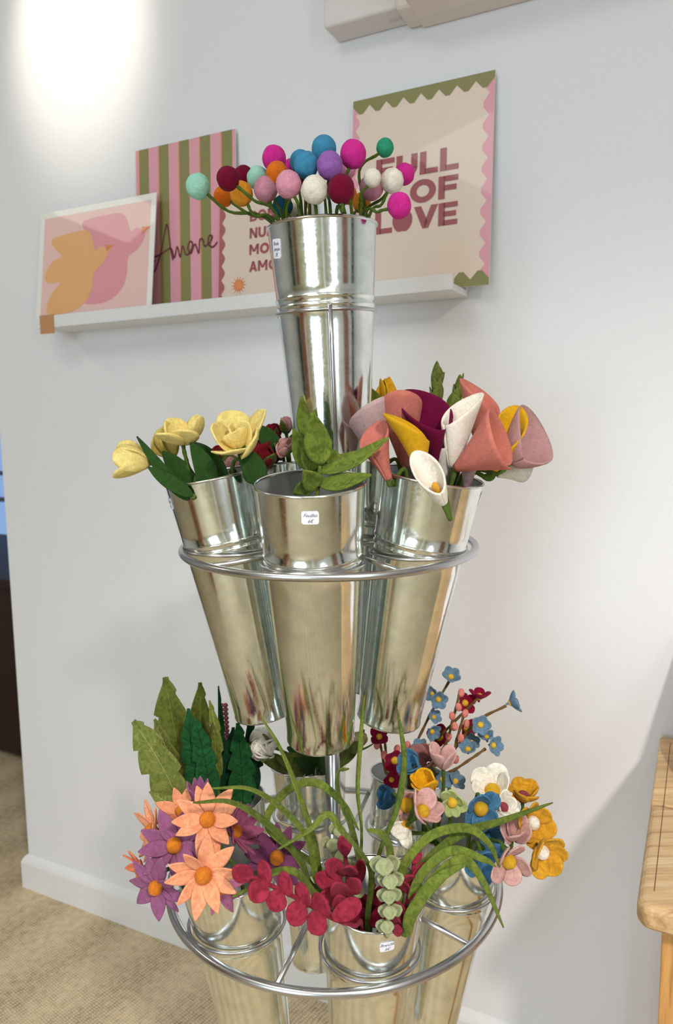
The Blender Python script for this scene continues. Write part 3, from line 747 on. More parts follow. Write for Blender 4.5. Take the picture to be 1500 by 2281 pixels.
# --- felt balls in the top bucket
MINT = (158, 212, 190); MAR = (112, 4, 44); MUST = (222, 148, 44); ORG = (212, 108, 24); DUST = (196, 134, 152); PNK = (216, 148, 168)
MAG = (208, 44, 142); BLU = (66, 140, 176); PUR = (152, 98, 172); WHT = (232, 224, 208); TEAL = (48, 150, 112); DBL = (20, 92, 116)
BALLS = [
 (441, 415, 54, MINT, 1.05, 'mint felt ball on a bowed stem, farthest left above the top bucket', (462, 432)),
 (508, 398, 51, MAR, 1.00, 'dark burgundy felt ball second from the left, in front of a mustard one', (532, 418)),
 (543, 392, 44, MAR, 1.12, 'dark burgundy felt ball half hidden behind its larger burgundy neighbour', None),
 (538, 431, 52, MUST, 1.045, 'mustard felt ball low on the left, just below the burgundy ball', (548, 448)),
 (498, 438, 44, ORG, 1.12, 'burnt orange felt ball peeking out left of the mustard ball', None),
 (575, 397, 50, MINT, 1.075, 'mint felt ball in the cluster between burgundy and orange balls', None),
 (592, 422, 54, DUST, 1.035, 'dusty mauve felt ball below the mint ball in the cluster', (600, 445)),
 (611, 353, 54, MAG, 1.06, 'magenta felt ball at the upper left of the cluster above orange', None),
 (618, 388, 52, ORG, 1.035, 'orange felt ball just below the upper left magenta ball', None),
 (643, 411, 58, PNK, .995, 'soft pink felt ball at the front left of the cluster', (655, 436)),
 (670, 360, 48, BLU, 1.11, 'blue felt ball mostly hidden behind the brighter blue ball', None),
 (650, 376, 42, MAG, 1.13, 'magenta felt ball only peeping out between orange and blue', None),
 (682, 368, 56, BLU, 1.025, 'bright blue felt ball in the middle, left of the purple one', None),
 (701, 423, 60, WHT, .985, 'large cream white felt ball at the front over the bucket rim', (701, 452)),
 (722, 332, 56, BLU, 1.065, 'blue felt ball standing highest of all above the top bucket', None),
 (735, 369, 59, PUR, 1.005, 'purple felt ball in the centre just under the highest blue ball', None),
 (760, 421, 61, MAR, .98, 'deep burgundy felt ball at the front right of the cream one', (762, 452)),
 (787, 344, 59, MAG, 1.03, 'large magenta felt ball at the upper right of the cluster', (777, 380)),
 (772, 376, 44, PNK, 1.10, 'pale pink felt ball behind and between purple and magenta', None),
 (858, 329, 39, TEAL, 1.075, 'small teal green felt ball on a long stem leaning right', (830, 355)),
 (830, 397, 40, WHT, 1.02, 'small white felt ball in front of a dusty mauve one at right', (815, 420)),
 (828, 418, 54, DUST, 1.06, 'dusty mauve felt ball behind the small white ball at right', (812, 444)),
 (874, 403, 52, WHT, 1.05, 'larger white felt ball at the right, left of a magenta one', (862, 430)),
 (901, 388, 46, MAG, 1.10, 'magenta felt ball behind the larger white ball at right', None),
 (890, 458, 55, MAG, 1.02, 'magenta felt ball lowest at the right on a curved stem', (850, 470)),
 (806, 452, 42, MUST, 1.10, 'mustard felt ball low at the right behind two thin stems', None),
 (630, 460, 46, DBL, 1.10, 'dark petrol blue felt ball low behind the stems at left', None),
 (657, 470, 34, WHT, 1.13, 'cream felt ball deep behind the green stems above the rim', None),
 (776, 434, 40, ORG, 1.12, 'orange felt ball mostly hidden behind the front burgundy ball', None),
 (668, 398, 36, MAR, 1.12, 'burgundy felt ball deep in the cluster behind pink and white', None),
]
for k, (px, py, dm, c, Y, lab, nk) in enumerate(BALLS):
    p = at(px, py, Y); r = mpx(dm, Y*.97)/2
    t = thing('felt_ball_flower', 'top', lab, 'felt flower', 'felt balls in the top bucket')
    m = MB(); m.ball(p, r, 36, 24, (.97, .97, 1.03), .05, seed=k); m.build('ball', felt(c, .16), t)
    if nk:
        q = at(nk[0], nk[1], Y); dirn = (p-q).normalized(); e = p-dirn*r*.93
        add_stem(t, 'top', e, dirn, .0021, spread=.80)
    else:
        rc = BUCK['top'][0]; dirn = (p-(rc-V((0, 0, .05)))).normalized()
        add_stem(t, 'top', p-dirn*r*.93, dirn, .0021, spread=.66, mid=[] if False else None)
for k, (px, Y) in enumerate([(640, 1.02), (668, 1.0), (690, 1.01), (724, 1.0), (742, 1.0), (655, 1.05), (712, 1.04)]):
    pass

# --- pale yellow tulips
YEL = felt((228, 206, 120), .12, tint=(238, 216, 138)); YELD = felt((204, 182, 96))
def leaf(mb, pts, wd, nrm, th=.0024, shape='lance', cup=.25, ns=18, nv=6, twist=0):
    """a long leaf or ribbon following points"""
    P = catmull(pts, 8)
    def fn(u, v):
        c = lerpl(P, u); tg = (lerpl(P, min(1, u+.03))-lerpl(P, max(0, u-.03))).normalized()
        n0 = V(nrm); n0 = (n0-tg*n0.dot(tg)).normalized()
        if twist: n0 = Matrix.Rotation(twist*u, 3, tg) @ n0
        sd = tg.cross(n0)
        if shape == 'lance': w = max(.04, sin(pi*min(1, u**.75*.99+.005)))**.75
        elif shape == 'blade': w = min(1, .55+u*.9)*min(1, ((1-u)*3.2)**.75+.12)
        elif shape == 'serr':
            w = max(.05, sin(pi*min(1, u**.72*.97+.03)))**.62; s = (u*4.2+(.35 if v > 0 else 0)) % 1; w *= (1-.34*s*s) if u < .95 else .8
        else: w = 1
        w *= wd/2
        return c+sd*(v*w)+n0*(cup*abs(v)**1.3*w)
    mb.sheet(fn, ns, nv, th)
def veins(mb, pts, wd, nrm, n=4, r=.0005):
    P = catmull(pts, 8); mb.tube([lerpl(P, i/12)+V(nrm)*.0012 for i in range(12)], r*1.5, 5)
def tulip(key, base, ax, lab, n1, L, Wd, o1=42, o2=20, ph=0, stam=True, leafpts=None, bend=.9, neck=None, lw=.030, c=None):
    t = thing('tulip', key, lab, 'felt flower', 'pale yellow tulips in the left bucket')
    b = at(*base); a = dirv(ax)
    ringpetals(t, b, a, n1, L, Wd, c or YEL, o1, bend, .20, 'round', .0032, ph=ph)
    if n1 < 6: ringpetals(t, b+a*.004, a, 3, L*.62, Wd*.7, c or YEL, o2, bend*.5, .35, 'round', .0028, ph=ph+.5, name='inner_petal')
    if stam:
        for i in range(4):
            u, w = frame(a); q = b+a*.010+(u*cos(i*1.57)+w*sin(i*1.57))*.006
            m = MB(); m.tube([q, q+a*.016, q+a*.019], [.0016, .0016, .001], 8); m.build('stamen', YEL, t)
    add_stem(t, key, b+a*.003, a, .0028)
    for L2 in (leafpts or []):
        R0 = BUCK[key][0]; up = BUCK[key][1]
        pts = [at(*q) for q in L2]; m = MB(); leaf(m, pts, lw, V((.25, -1, .35)), cup=.3); m.build('leaf', GDARK, t)
    return t
tulip('ml', (408, 990, 1.0), (-.10, .95, .25), 'pale yellow tulip held highest at the left, petals seen from outside', 6, .044, .040, 62, 22, .3, False, [[(470, 1095, .99), (455, 1040, .985), (425, 985, .98)], [(440, 1110, 1.0), (400, 1050, 1.0), (362, 1005, 1.0)]])
tulip('ml', (333, 1032, .985), (-.86, .25, .35), 'pale yellow tulip drooping farthest left with petals spread open', 5, .052, .036, 50, 18, .9, False, [[(420, 1115, .98), (370, 1060, .975), (305, 972, .975)]], lw=.018)
tulip('ml', (385, 1015, 1.04), (-.35, .85, .2), 'darker yellow tulip squeezed behind the two left tulips', 5, .044, .034, 38, 18, .2, False, [], c=YELD)
tulip('ml', (540, 1002, .985), (-.10, .80, .55), 'open pale yellow tulip with stamens, right of the other yellow ones', 5, .056, .052, 66, 30, 1.45, True, [[(570, 1078, .985), (562, 1040, .98), (528, 988, .975)]], bend=.75, lw=.034)
for (q, lab, w) in (([(500, 1110, 1.0), (478, 1052, 1.0), (448, 1010, 1.0), (430, 985, 1.0)], 'broad dark green tulip leaf arching left over the bucket rim', .034),
               ([(430, 1105, .975), (375, 1072, .97), (330, 1040, .97)], 'narrow dark green tulip leaf lying lowest toward the left', .020)):
    t = thing('tulip_leaf', 'ml', lab, 'felt leaf'); m = MB(); leaf(m, [at(*p) for p in q], w, V((.2, -1, .4)), cup=.3); m.build('leaf_blade', GDARK, t)
    add_stem(t, 'ml', at(*q[0])+V((0, 0, -.004)), None, .003, down=.15)

# --- green leaf sprays in the front bucket
def spray(key, lab, stempts, leaves, mat=GBRIGHT, cat='felt leaf', name='leaf_spray', group=None, th=.0026):
    t = thing(name, key, lab, cat, group)
    P = catmull([at(*q) for q in stempts], 6); R0, up = BUCK[key][0], BUCK[key][1]
    P = [R0-up*.2+(P[0]-R0)*.3]+P; m = MB(); m.tube(P, .0024, 9); m.build('stem', mat, t)
    for (b, tip, w, nrm) in leaves:
        B, T = at(*b), at(*tip); nn = dirv(nrm); mid = (B+T)/2+nn*(T-B).length*-.10
        m = MB(); leaf(m, [B, mid, T], mpx(w, B.y), nn, th=th, cup=.32); 
        veins(m, [B, mid, T], w, nn); m.build('leaf', mat, t)
    return t
spray('mf', 'bright green leaf spray at the right, with leaves reaching over the rim', [(705, 1115, .90), (712, 1060, .90), (716, 1010, .91), (740, 985, .92)],
      [((712, 1080, .895), (828, 1058, .87), 50, (.1, .7, .7)), ((714, 1055, .90), (866, 975, .90), 48, (-.1, .8, .6)), ((716, 1040, .905), (818, 1002, .93), 40, (.2, .7, .6)),
       ((716, 1035, .90), (696, 918, .885), 62, (-.2, .1, 1)), ((745, 1040, .91), (742, 1002, .92), 44, (.2, .2, 1)), ((708, 1085, .885), (676, 1048, .86), 48, (-.1, .2, 1))], GBRIGHT)
spray('mf', 'green leaf spray at the left whose tip stands in front of the top bucket', [(688, 1120, .92), (682, 1060, .93), (678, 1000, .935), (677, 960, .94)],
      [((684, 1045, .93), (655, 955, .925), 44, (-.3, .1, 1)), ((678, 975, .935), (673, 882, .93), 30, (0, 0, 1)), ((690, 1050, .92), (705, 962, .905), 48, (.2, 0, 1)), ((682, 1100, .885), (672, 1072, .875), 52, (-.2, .3, 1)),
       ((684, 1010, .94), (704, 912, .95), 34, (.3, 0, 1)), ((700, 1050, .925), (727, 1004, .93), 40, (.3, .2, 1))], GLEAF)
# a big low leaf on each
# --- calla lilies
def calla(lab, base, ax, faced, L, S, R, c, spadix=False, key='mr', flare=1.5, oval=1.0, th=.0030, wrap=1.0, inner=None):
    """trumpet of felt: L long side, S short side; faced = direction its mouth turns to"""
    t = thing('calla_lily', key, lab, 'felt flower', 'felt calla lilies in the right bucket')
    B = at(*base); a = dirv(ax); f = dirv(faced); f = (f-a*f.dot(a)).normalized(); g = a.cross(f)
    m = MB()
    def fn(u, v):
        ph = v*pi*wrap                                       # 0 = long back, +-pi = short front seam
        k = (1+cos(ph))/2; l = S+(L-S)*k
        h = l*u; q = h/L; r = .0042+R*q**flare*(1-.28*k*q*q)
        over = .10*R*q*max(0, abs(v)-.7)*3.3*(1 if v > 0 else -1)
        return B+a*h-f*cos(ph)*r+g*sin(ph)*(r*oval)-f*(q**2.5*k*k*.16*L)-f*over
    m.sheet(fn, 14, 44, th); m.build('spathe', felt(c, .12), t)
    if spadix:
        m = MB(); m.tube([B+a*L*.12, B+a*L*.42, B+a*L*.47], [.0035, .0045, .002], 10); m.build('spadix', felt((206, 150, 50)), t)
    add_stem(t, key, B+a*.003, a, .0030)
    return t
MAUV = (190, 160, 158); SALM = (194, 114, 100); CY = (208, 158, 24); CBUR = (98, 2, 48); CW = (228, 220, 204); ROSY = (176, 134, 132)
calla('pale mauve grey calla seen from behind, farthest left in its bucket', (852, 1040, 1.02), (-.26, 1, .05), (-.5, .1, -.8), .094, .060, .034, MAUV, flare=1.0)
calla('salmon calla seen from outside, tall, between mauve and burgundy ones', (904, 1045, 1.01), (-.08, 1, 0), (.1, .1, -1), .106, .066, .034, SALM, flare=1.1)
calla('small salmon calla at left turned to show its darker inside', (866, 1068, .95), (-.40, 1, .1), (-.55, .1, .8), .072, .040, .026, SALM)
calla('yellow calla in front of the tall salmon one, tip pointing left', (940, 1064, .95), (-.16, 1, .12), (.85, .35, .10), .090, .046, .025, CY, flare=1.3)
calla('deep burgundy calla with its dark mouth open to the viewer', (974, 1035, .99), (-.16, 1, .18), (.50, .0, .85), .100, .050, .041, CBUR, flare=1.0)
calla('upright cream white calla right of the burgundy one', (1010, 1042, .975), (.07, 1, .05), (-.85, .0, .5), .100, .056, .025, CW, flare=.8, oval=.85)
calla('tall salmon calla at the top right with a pointed fold', (1066, 980, 1.03), (.16, 1, 0), (.70, .15, .55), .082, .036, .034, SALM, flare=.85)
calla('salmon calla low in front, its cone opening to the right', (1014, 1044, .95), (.80, .52, .42), (.75, -.75, .3), .078, .064, .036, SALM, flare=1.15, oval=1.1)
calla('slim yellow calla between the front salmon and the big rosy one', (1100, 1048, .975), (.38, 1, 0), (-.20, .1, .95), .094, .026, .023, CY, flare=.8)
calla('large dusty rose calla with a broad round mouth, farthest right', (1136, 1030, .985), (.80, .72, -.15), (.35, .0, 1), .088, .012, .052, ROSY, flare=.58)
calla('cream calla turned down behind the large dusty rose one', (1108, 1056, 1.03), (.95, .12, -.1), (.2, -.6, -.3), .050, .034, .020, CW)
calla('small white calla hanging over the rim with its yellow spadix showing', (988, 1122, .880), (-.42, .85, .35), (.30, -.35, .85), .066, .022, .021, CW, True, flare=.8, oval=.85)
calla('mauve calla low in the bucket below the front salmon one', (1040, 1085, .97), (.12, 1, 0), (0, .1, -1), .050, .040, .014, MAUV)
calla('whitish calla deep in the bucket below the upright cream one', (985, 1080, .99), (.1, 1, 0), (0, .1, -1), .050, .040, .014, (206, 196, 186))

# --- roses at the back left of the middle tier
RED = felt((112, 14, 26)); RPK = felt((196, 142, 140))
def rose(key, lab, base, ax, r, mat, sep=GLEAF, group=None, cat='felt flower', bud=False, leaves=3, name='rose'):
    t = thing(name, key, lab, cat, group); b = at(*base); a = dirv(ax)
    if not bud: ringpetals(t, b, a, 5, r*1.5, r*1.5, mat, 48, .9, .3, 'round', .0028, ph=.3)
    ringpetals(t, b+a*.003, a, 4, r*1.6, r*1.5, mat, 16, .55, .55, 'round', .0028, ph=1, name='inner_petal')
    m = MB(); u, w = frame(a); P = []
    for i in range(34):
        th = i*.42; rr = r*(.12+.010*i); P.append(b+a*(r*1.15)+(u*cos(th)+w*sin(th))*rr)
    def fn(x, v):
        c = lerpl(P, x); return c+a*(v*r*.45)
    m.sheet(fn, 40, 3, .0022); m.build('rolled_heart', mat, t)
    ringpetals(t, b-a*.001, a, leaves, r*1.9, r*.8, sep, 40, .4, .2, 'lance', .0022, ph=.1, name='sepal')
    add_stem(t, key, b+a*.002, a, .0028); return t
G2 = 'roses in the back left bucket'
rose('mbl', 'dark red rose low behind the yellow tulips', (500, 1040, 1.14), (-.35, .8, .4), .019, RED, group=G2)
rose('mbl', 'dusty pink rose at the rim below the dark red one', (522, 1055, 1.13), (-.2, .8, .5), .017, RPK, group=G2)
rose('mbl', 'large dark red rose behind the open yellow tulip', (590, 1040, 1.14), (0, .85, .45), .027, RED, group=G2)
rose('mbl', 'pink rose half hidden by the left edge of the top bucket', (640, 1010, 1.13), (-.1, .7, .7), .017, RPK, group=G2)
rose('mbl', 'pink rosebud standing tall beside the top bucket', (638, 965, 1.17), (-.1, 1, .1), .014, RPK, group=G2, bud=True)
rose('mbl', 'dark red rose at the back with a dark green leaf over it', (608, 985, 1.19), (.0, 1, .2), .016, RED, group=G2)
t = thing('rose_leaf', 'mbl', 'dark green rose leaf above the large dark red rose', 'felt leaf')
m = MB(); leaf(m, [at(620, 1020, 1.13), at(600, 980, 1.12), at(568, 945, 1.12)], .030, V((-.2, -1, .4)), cup=.3); m.build('leaf_blade', GDARK, t); add_stem(t, 'mbl', at(620, 1020, 1.13))
t = thing('rose_leaf', 'mbl', 'green rose leaf lying left across the back rim', 'felt leaf')
m = MB(); leaf(m, [at(540, 1050, 1.12), at(500, 1020, 1.12), at(462, 1020, 1.12)], .022, V((-.2, -1, .6)), cup=.3); m.build('leaf_blade', GLEAF, t); add_stem(t, 'mbl', at(540, 1050, 1.12))

# --- back right of the middle tier: a yellow bud and two leafy sprigs
t = thing('tulip_bud', 'mbr', 'mustard yellow pointed bud rising behind the mauve calla', 'felt flower')
b = at(857, 905, 1.16); a = dirv((.05, 1, 0)); ringpetals(t, b, a, 4, .046, .034, felt((214, 160, 30)), 12, .5, .6, 'point', .0026); add_stem(t, 'mbr', b+a*.002, a)
m = MB(); leaf(m, [at(848, 925, 1.15), at(835, 895, 1.15), at(822, 862, 1.15)], .026, V((-.2, -1, .2))); m.build('leaf', GLEAF, t)
def sprig(key, lab, pts, n, L, mat, Y, name='leafy_sprig', cat='felt leaf', group=None, wd=.55, op=38):
    t = thing(name, key, lab, cat, group); P = catmull([at(*q) for q in pts], 8)
    m = MB(); m.tube(P, .0022, 8); m.build('stem', mat, t); add_stem(t, key, P[0]+V((0, 0, .003)), None, mat=mat)
    for i in range(n):
        u = .50+.48*i/(n-1); c = lerpl(P, u); tg = (lerpl(P, min(1, u+.05))-lerpl(P, u-.05)).normalized()
        uu, ww = frame(tg); an = i*2.4+.6; rad = uu*cos(an)+ww*sin(an); o = radians(op if i < n-1 else 4)
        m = MB(); petal(m, c, tg*cos(o)+rad*sin(o), tg*sin(o)-rad*cos(o), L*(1.25-.3*u), L*wd, 'lance' if wd < .7 else 'round', .35, .35, .0024); m.build('leaf', mat, t)
    return t
sprig('mbr', 'tall olive green leafy sprig with a pointed tip above the burgundy calla', [(975, 990, 1.14), (972, 920, 1.16), (975, 850, 1.17)], 9, .036, OLV, 1.15, op=26)
sprig('mbr', 'shorter olive green leafy sprig leaning right behind the cream calla', [(990, 990, 1.14), (1000, 930, 1.15), (1022, 872, 1.16)], 9, .034, OLV, 1.15, op=28)

# ------------------------------------------------------------------ bottom tier
PEACH = felt((230, 150, 110), .12, tint=(238, 166, 126)); PEACHD = felt((222, 128, 92)); PURP = felt((146, 88, 124), .16); PURD = felt((120, 62, 98)); PLUM = felt((150, 78, 108))
ORB = felt((208, 122, 38)); YB = felt((222, 176, 56)); YB2 = felt((204, 160, 40))
def head_ball(t, b, a, r, mat, name='flower_centre', k=.55, sc=(1, 1, 1)):
    m = MB(); m.ball(b+a*r*k, r, 24, 14, sc, .05); return m.build(name, mat, t)
def daisy(key, lab, p, f, R, mat, cmat=ORB, n=9, open_=78, bend=.35, cr=.235, shape='lance', wd=.46, group='daisies in the front left bucket', skip=(), ph=0, name='daisy', stem=True, th=.0022, cup=.25, rf=0, bot=.0):
    t = thing(name, key, lab, 'felt flower', group); b = at(*p); a = dirv(f); L = mpx(R, p[2])*1.04
    ringpetals(t, b, a, n, L, L*wd, mat, open_, bend, cup, shape, th, ph=ph, r0=L*.10, skip=skip, rf=rf)
    if cmat: head_ball(t, b, a, L*cr, cmat)
    if stem: add_stem(t, key, b-a*.001, a, .0025, spread=.8)
    return t
daisy('ll', 'purple daisy facing up at left, above the lower purple one', (391, 1884, .865), (-.10, .55, .8), 76, PURP, n=9, ph=.3, bend=.25)
daisy('ll', 'purple daisy lowest at the left with petals hanging down', (351, 1972, .84), (-.30, -.05, .95), 72, PURP, n=9, ph=.1, bend=.1, open_=86)
daisy('ll', 'peach daisy lowest and nearest, facing the viewer below the others', (455, 1945, .805), (.05, .10, 1), 84, PEACH, n=10, ph=.2, bend=.25, wd=.42)
daisy('ll', 'large peach daisy above, its folded petals fanning to the right', (463, 1826, .855), (.12, .55, .85), 76, PEACH, n=11, ph=.0, bend=.30, wd=.44)
daisy('ll', 'peach daisy seen edge on at the far left, centre turned left', (345, 1850, .91), (-.85, .25, .45), 66, PEACH, n=8, ph=.5, bend=.3)
daisy('ll', 'peach daisy behind the lowest purple one, petals poking out left', (318, 1935, .90), (-.75, -.15, .5), 52, PEACHD, n=8, ph=.2)
daisy('ll', 'peach daisy with pale petals standing behind the upper purple one', (405, 1810, .93), (-.1, .8, .55), 56, PEACH, n=8, ph=.6, bend=.6)
daisy('ll', 'small purple flower at the very top of the daisy bunch', (445, 1790, .93), (.0, 1, .1), 58, PURP, n=7, open_=32, bend=.3, cmat=None)
daisy('ll', 'plum daisy at the right of the big peach one, petals swept right', (520, 1855, .90), (.78, .45, .25), 64, PLUM, n=10, open_=62, bend=.3)
daisy('ll', 'purple daisy apart at the right with an orange centre in shadow', (617, 1912, .93), (.05, .55, .75), 70, PURD, n=10, ph=.4, bend=.2)
daisy('ll', 'mauve daisy under the near peach one, petals showing at its right', (492, 1975, .865), (.45, -.1, .7), 56, felt((186, 112, 142)), n=8, ph=.2)

# --- big serrated leaves, back left
def bigleaf(key, lab, pts, w, nrm, mat, shape='serr', name='serrated_leaf', group='felt leaves in the back left bucket', cup=.28, twist=0):
    t = thing(name, key, lab, 'felt leaf', group); P = [at(*q) for q in pts]; m = MB(); leaf(m, P, mpx(w, pts[0][2]), dirv(nrm), .0026, shape, cup, 36, 8, twist); m.build('leaf_blade', mat, t)
    m = MB(); Q = catmull(P, 8); n3 = dirv(nrm)
    m.tube([lerpl(Q, i/16)+n3*.0016 for i in range(15)], .0007, 5)
    for k in range(2, 9):
        u = k/10; c = lerpl(Q, u)+n3*.0016; tg = (lerpl(Q, min(1, u+.05))-lerpl(Q, u-.05)).normalized(); sd = tg.cross(n3)
        for s in (-1, 1): m.tube([c, c+tg*mpx(w, 1)*.22+sd*s*mpx(w, 1)*.30*sin(pi*u**.8)+n3*.003], .0004, 4)
    m.build('veins', VEIN[mat.name], t)
    add_stem(t, key, P[0]+(P[1]-P[0])*.02, None, .0026, mat=mat, spread=.75); return t
OL1 = felt((80, 90, 32), tint=(100, 110, 44)); OL2 = felt((102, 112, 48), tint=(120, 128, 62)); DK1 = felt((20, 66, 30), tint=(26, 80, 38)); DK2 = felt((14, 54, 30))
VEIN = {OL1.name: felt((124, 136, 62)), OL2.name: felt((156, 164, 92)), DK1.name: felt((14, 60, 28)), DK2.name: felt((12, 48, 26))}
bigleaf('lb', 'largest olive serrated leaf standing upright at the left of the bunch', [(428, 1790, 1.10), (405, 1700, 1.12), (385, 1600, 1.14), (369, 1508, 1.15)], 112, (-.1, .1, 1), OL1)
bigleaf('lb', 'light olive serrated leaf bending farthest left in front of the others', [(402, 1800, 1.04), (380, 1740, 1.04), (335, 1660, 1.05), (298, 1606, 1.07)], 104, (-.35, .35, .9), OL2)
bigleaf('lb', 'olive serrated leaf upright behind, second of the tall pair', [(455, 1760, 1.15), (450, 1680, 1.18), (447, 1600, 1.19), (446, 1520, 1.20)], 66, (.1, 0, 1), OL1)
bigleaf('lb', 'olive leaf folded between the light and the largest leaf', [(415, 1780, 1.07), (395, 1710, 1.08), (365, 1650, 1.09), (345, 1602, 1.11)], 60, (-.5, .2, .8), OL2)
bigleaf('lb', 'dark green serrated leaf upright in the middle of the bunch', [(450, 1790, 1.03), (440, 1720, 1.04), (426, 1660, 1.05), (420, 1578, 1.06)], 62, (-.2, .1, 1), DK1)
bigleaf('lb', 'dark green serrated leaf just right of its upright twin', [(470, 1790, 1.02), (462, 1720, 1.03), (448, 1655, 1.04), (436, 1600, 1.05)], 58, (.2, .1, 1), DK1)
bigleaf('lb', 'narrow olive leaf standing right of the dark pair', [(478, 1760, 1.08), (482, 1690, 1.09), (478, 1620, 1.10), (467, 1560, 1.11)], 34, (.5, 0, 1), OL2)
bigleaf('lb', 'slim mid green leaf touching the left foot of the middle bucket', [(484, 1750, 1.06), (482, 1700, 1.07), (478, 1650, 1.08), (474, 1610, 1.08)], 26, (.6, 0, 1), OL1)
bigleaf('lb', 'very narrow dark green leaf seen edge on, with a thin pointed top', [(500, 1790, 1.12), (497, 1700, 1.13), (492, 1620, 1.14), (487, 1528, 1.15)], 24, (.8, 0, .6), DK1)
bigleaf('lb', 'broad dark green serrated leaf below the foot of the left middle bucket', [(542, 1800, 1.06), (540, 1740, 1.08), (536, 1680, 1.10), (530, 1610, 1.12)], 70, (.15, .1, 1), DK1)
bigleaf('lb', 'dark green leaf at the right of the bunch by the bucket edge', [(548, 1790, 1.13), (560, 1720, 1.13), (562, 1660, 1.14), (555, 1600, 1.15)], 52, (.4, .1, 1), DK2)
bigleaf('lb', 'dark green leaf deep in the centre of the bunch', [(505, 1800, 1.09), (510, 1740, 1.10), (515, 1680, 1.11), (520, 1620, 1.13)], 56, (0, .1, 1), DK2)
bigleaf('lb', 'small olive leaf low at the left, above the peach daisies', [(420, 1800, 1.02), (390, 1792, 1.01), (360, 1780, 1.01), (333, 1764, 1.02)], 34, (-.2, .6, .7), OL2)
t = thing('wheat_ear', 'lb', 'dusty mauve braided ear standing behind the narrow dark leaf', 'felt flower')
P = catmull([at(505, 1700, 1.16), at(502, 1640, 1.17), at(498, 1570, 1.18)], 10)
m = MB()
for i in range(16):
    c = lerpl(P, i/15)
    for s in (-1, 1): m.ball(c+V((s*.0035, -.002, 0)), .0046, 10, 8, (1, 1, .8), .05)
m.build('ear', felt((140, 84, 84)), t); add_stem(t, 'lb', P[0], None)

# --- white roses, back centre
WR = felt((236, 230, 214)); YG = felt((200, 192, 116), tint=(212, 204, 138))
G3 = 'roses in the back centre bucket'
rose('lbl', 'cream white rose low at the back beside the dark green leaves', (602, 1668, 1.14), (-.45, .45, .75), .025, WR, OLV, G3)
rose('lbl', 'yellow green rosebud tipping right behind the front middle bucket', (782, 1672, 1.13), (.5, .9, .3), .022, YG, OLV, G3, bud=True, leaves=4)
for lab, pts, w in (('olive leaf under the cream white rose at the left', [(640, 1715, 1.18), (612, 1700, 1.15), (580, 1690, 1.13)], 44), ('olive leaf under the yellow green rosebud', [(745, 1700, 1.18), (775, 1680, 1.15), (812, 1640, 1.13)], 44), ('olive leaf lying over the rim at the back centre', [(680, 1720, 1.18), (650, 1700, 1.16), (615, 1690, 1.15)], 50), ('dark green leaf lying across the back centre bucket mouth', [(700, 1715, 1.20), (680, 1690, 1.18), (640, 1665, 1.17)], 56), ('dark green leaf at the right of the back centre bucket mouth', [(710, 1715, 1.20), (735, 1690, 1.18), (760, 1660, 1.17)], 56)):
    t = thing('rose_leaf', 'lbl', lab, 'felt leaf', G3); m = MB(); leaf(m, [at(*q) for q in pts], mpx(w, 1.15), dirv((0, .7, .7)), cup=.3); m.build('leaf_blade', OLV if 'olive' in lab else GDARK, t); add_stem(t, 'lbl', at(*pts[0]))

# --- twigs, back right
SBL = felt((92, 122, 144), .14, tint=(110, 138, 158)); SBUR = felt((136, 8, 48)); SBER = felt((222, 132, 116))
def twig(key, lab, pts, flowers=(), fm=None, berries=(), r=.0022, group='twigs in the back right bucket'):
    t = thing('flowering_twig' if not berries else 'berry_twig', key, lab, 'felt flower', group)
    P = [at(*q) for q in pts]; R0, up = BUCK[key][0], BUCK[key][1]
    e = P[0]-R0; e = e-up*e.dot(up)
    if e.length > RIMR*.8*BS.get(key, 1): e = e.normalized()*RIMR*.8*BS.get(key, 1)
    full = catmull([R0-up*.2+e*.4, R0+e-up*.004]+P, 8); m = MB(); m.tube(full, [r*(1+.15*sin(i*1.3)) for i in range(len(full))], 8); m.build('stem', TWIG, t)
    for (x, y, Y, f, R, n) in flowers:
        b = at(x, y, Y); a = dirv(f); L = mpx(R, Y)
        fl = MB(); fl.tube([b-a*.006, b], [.0018, .0026], 8)
        c = fl.build('blossom_base', fm, t)
        u, w = frame(a)
        for i in range(n):
            an = 2*pi*i/n+x; rad = u*cos(an)+w*sin(an); o = radians(66); mb = MB()
            petal(mb, b+rad*.001, a*cos(o)+rad*sin(o), a*sin(o)-rad*cos(o), L, L*.82, 'round', .45, .35, .0020, 9, 5); mb.build('petal', fm, c)
        head_ball(c, b, a, L*.27, YB, 'flower_centre')
    for (x, y, Y, tilt) in berries:
        m = MB(); b = at(x, y, Y); a = V((sin(tilt), 0, cos(tilt))); q = a.to_track_quat('Z', 'Y').to_matrix(); m.ball(b, mpx(7.6, Y), 16, 12, (1, 1, 1.35), .04, q); m.build('berry', SBER, t)
    return t
twig('lbr', 'tall twig of blue flowers, highest at the back right', [(905, 1700, 1.17), (935, 1640, 1.16), (965, 1580, 1.16), (1002, 1516, 1.16)], [(1004, 1510, 1.15, (.1, .8, .6), 26, 5), (976, 1557, 1.13, (.1, .1, 1), 25, 5), (965, 1598, 1.14, (.4, .5, .7), 20, 5), (960, 1628, 1.14, (.5, -.1, .8), 24, 5), (965, 1545, 1.17, (-.5, .2, .6), 20, 5)], SBL)
twig('lbr', 'long twig of blue flowers leaning farthest right', [(925, 1720, 1.12), (990, 1695, 1.10), (1060, 1610, 1.11), (1128, 1572, 1.12)], [(1136, 1566, 1.12, (.75, .3, .1), 32, 5), (1070, 1614, 1.09, (.0, .3, 1), 27, 5), (1043, 1672, 1.08, (-.1, .8, .3), 26, 5), (1050, 1655, 1.11, (.2, .6, .5), 22, 5)], SBL)
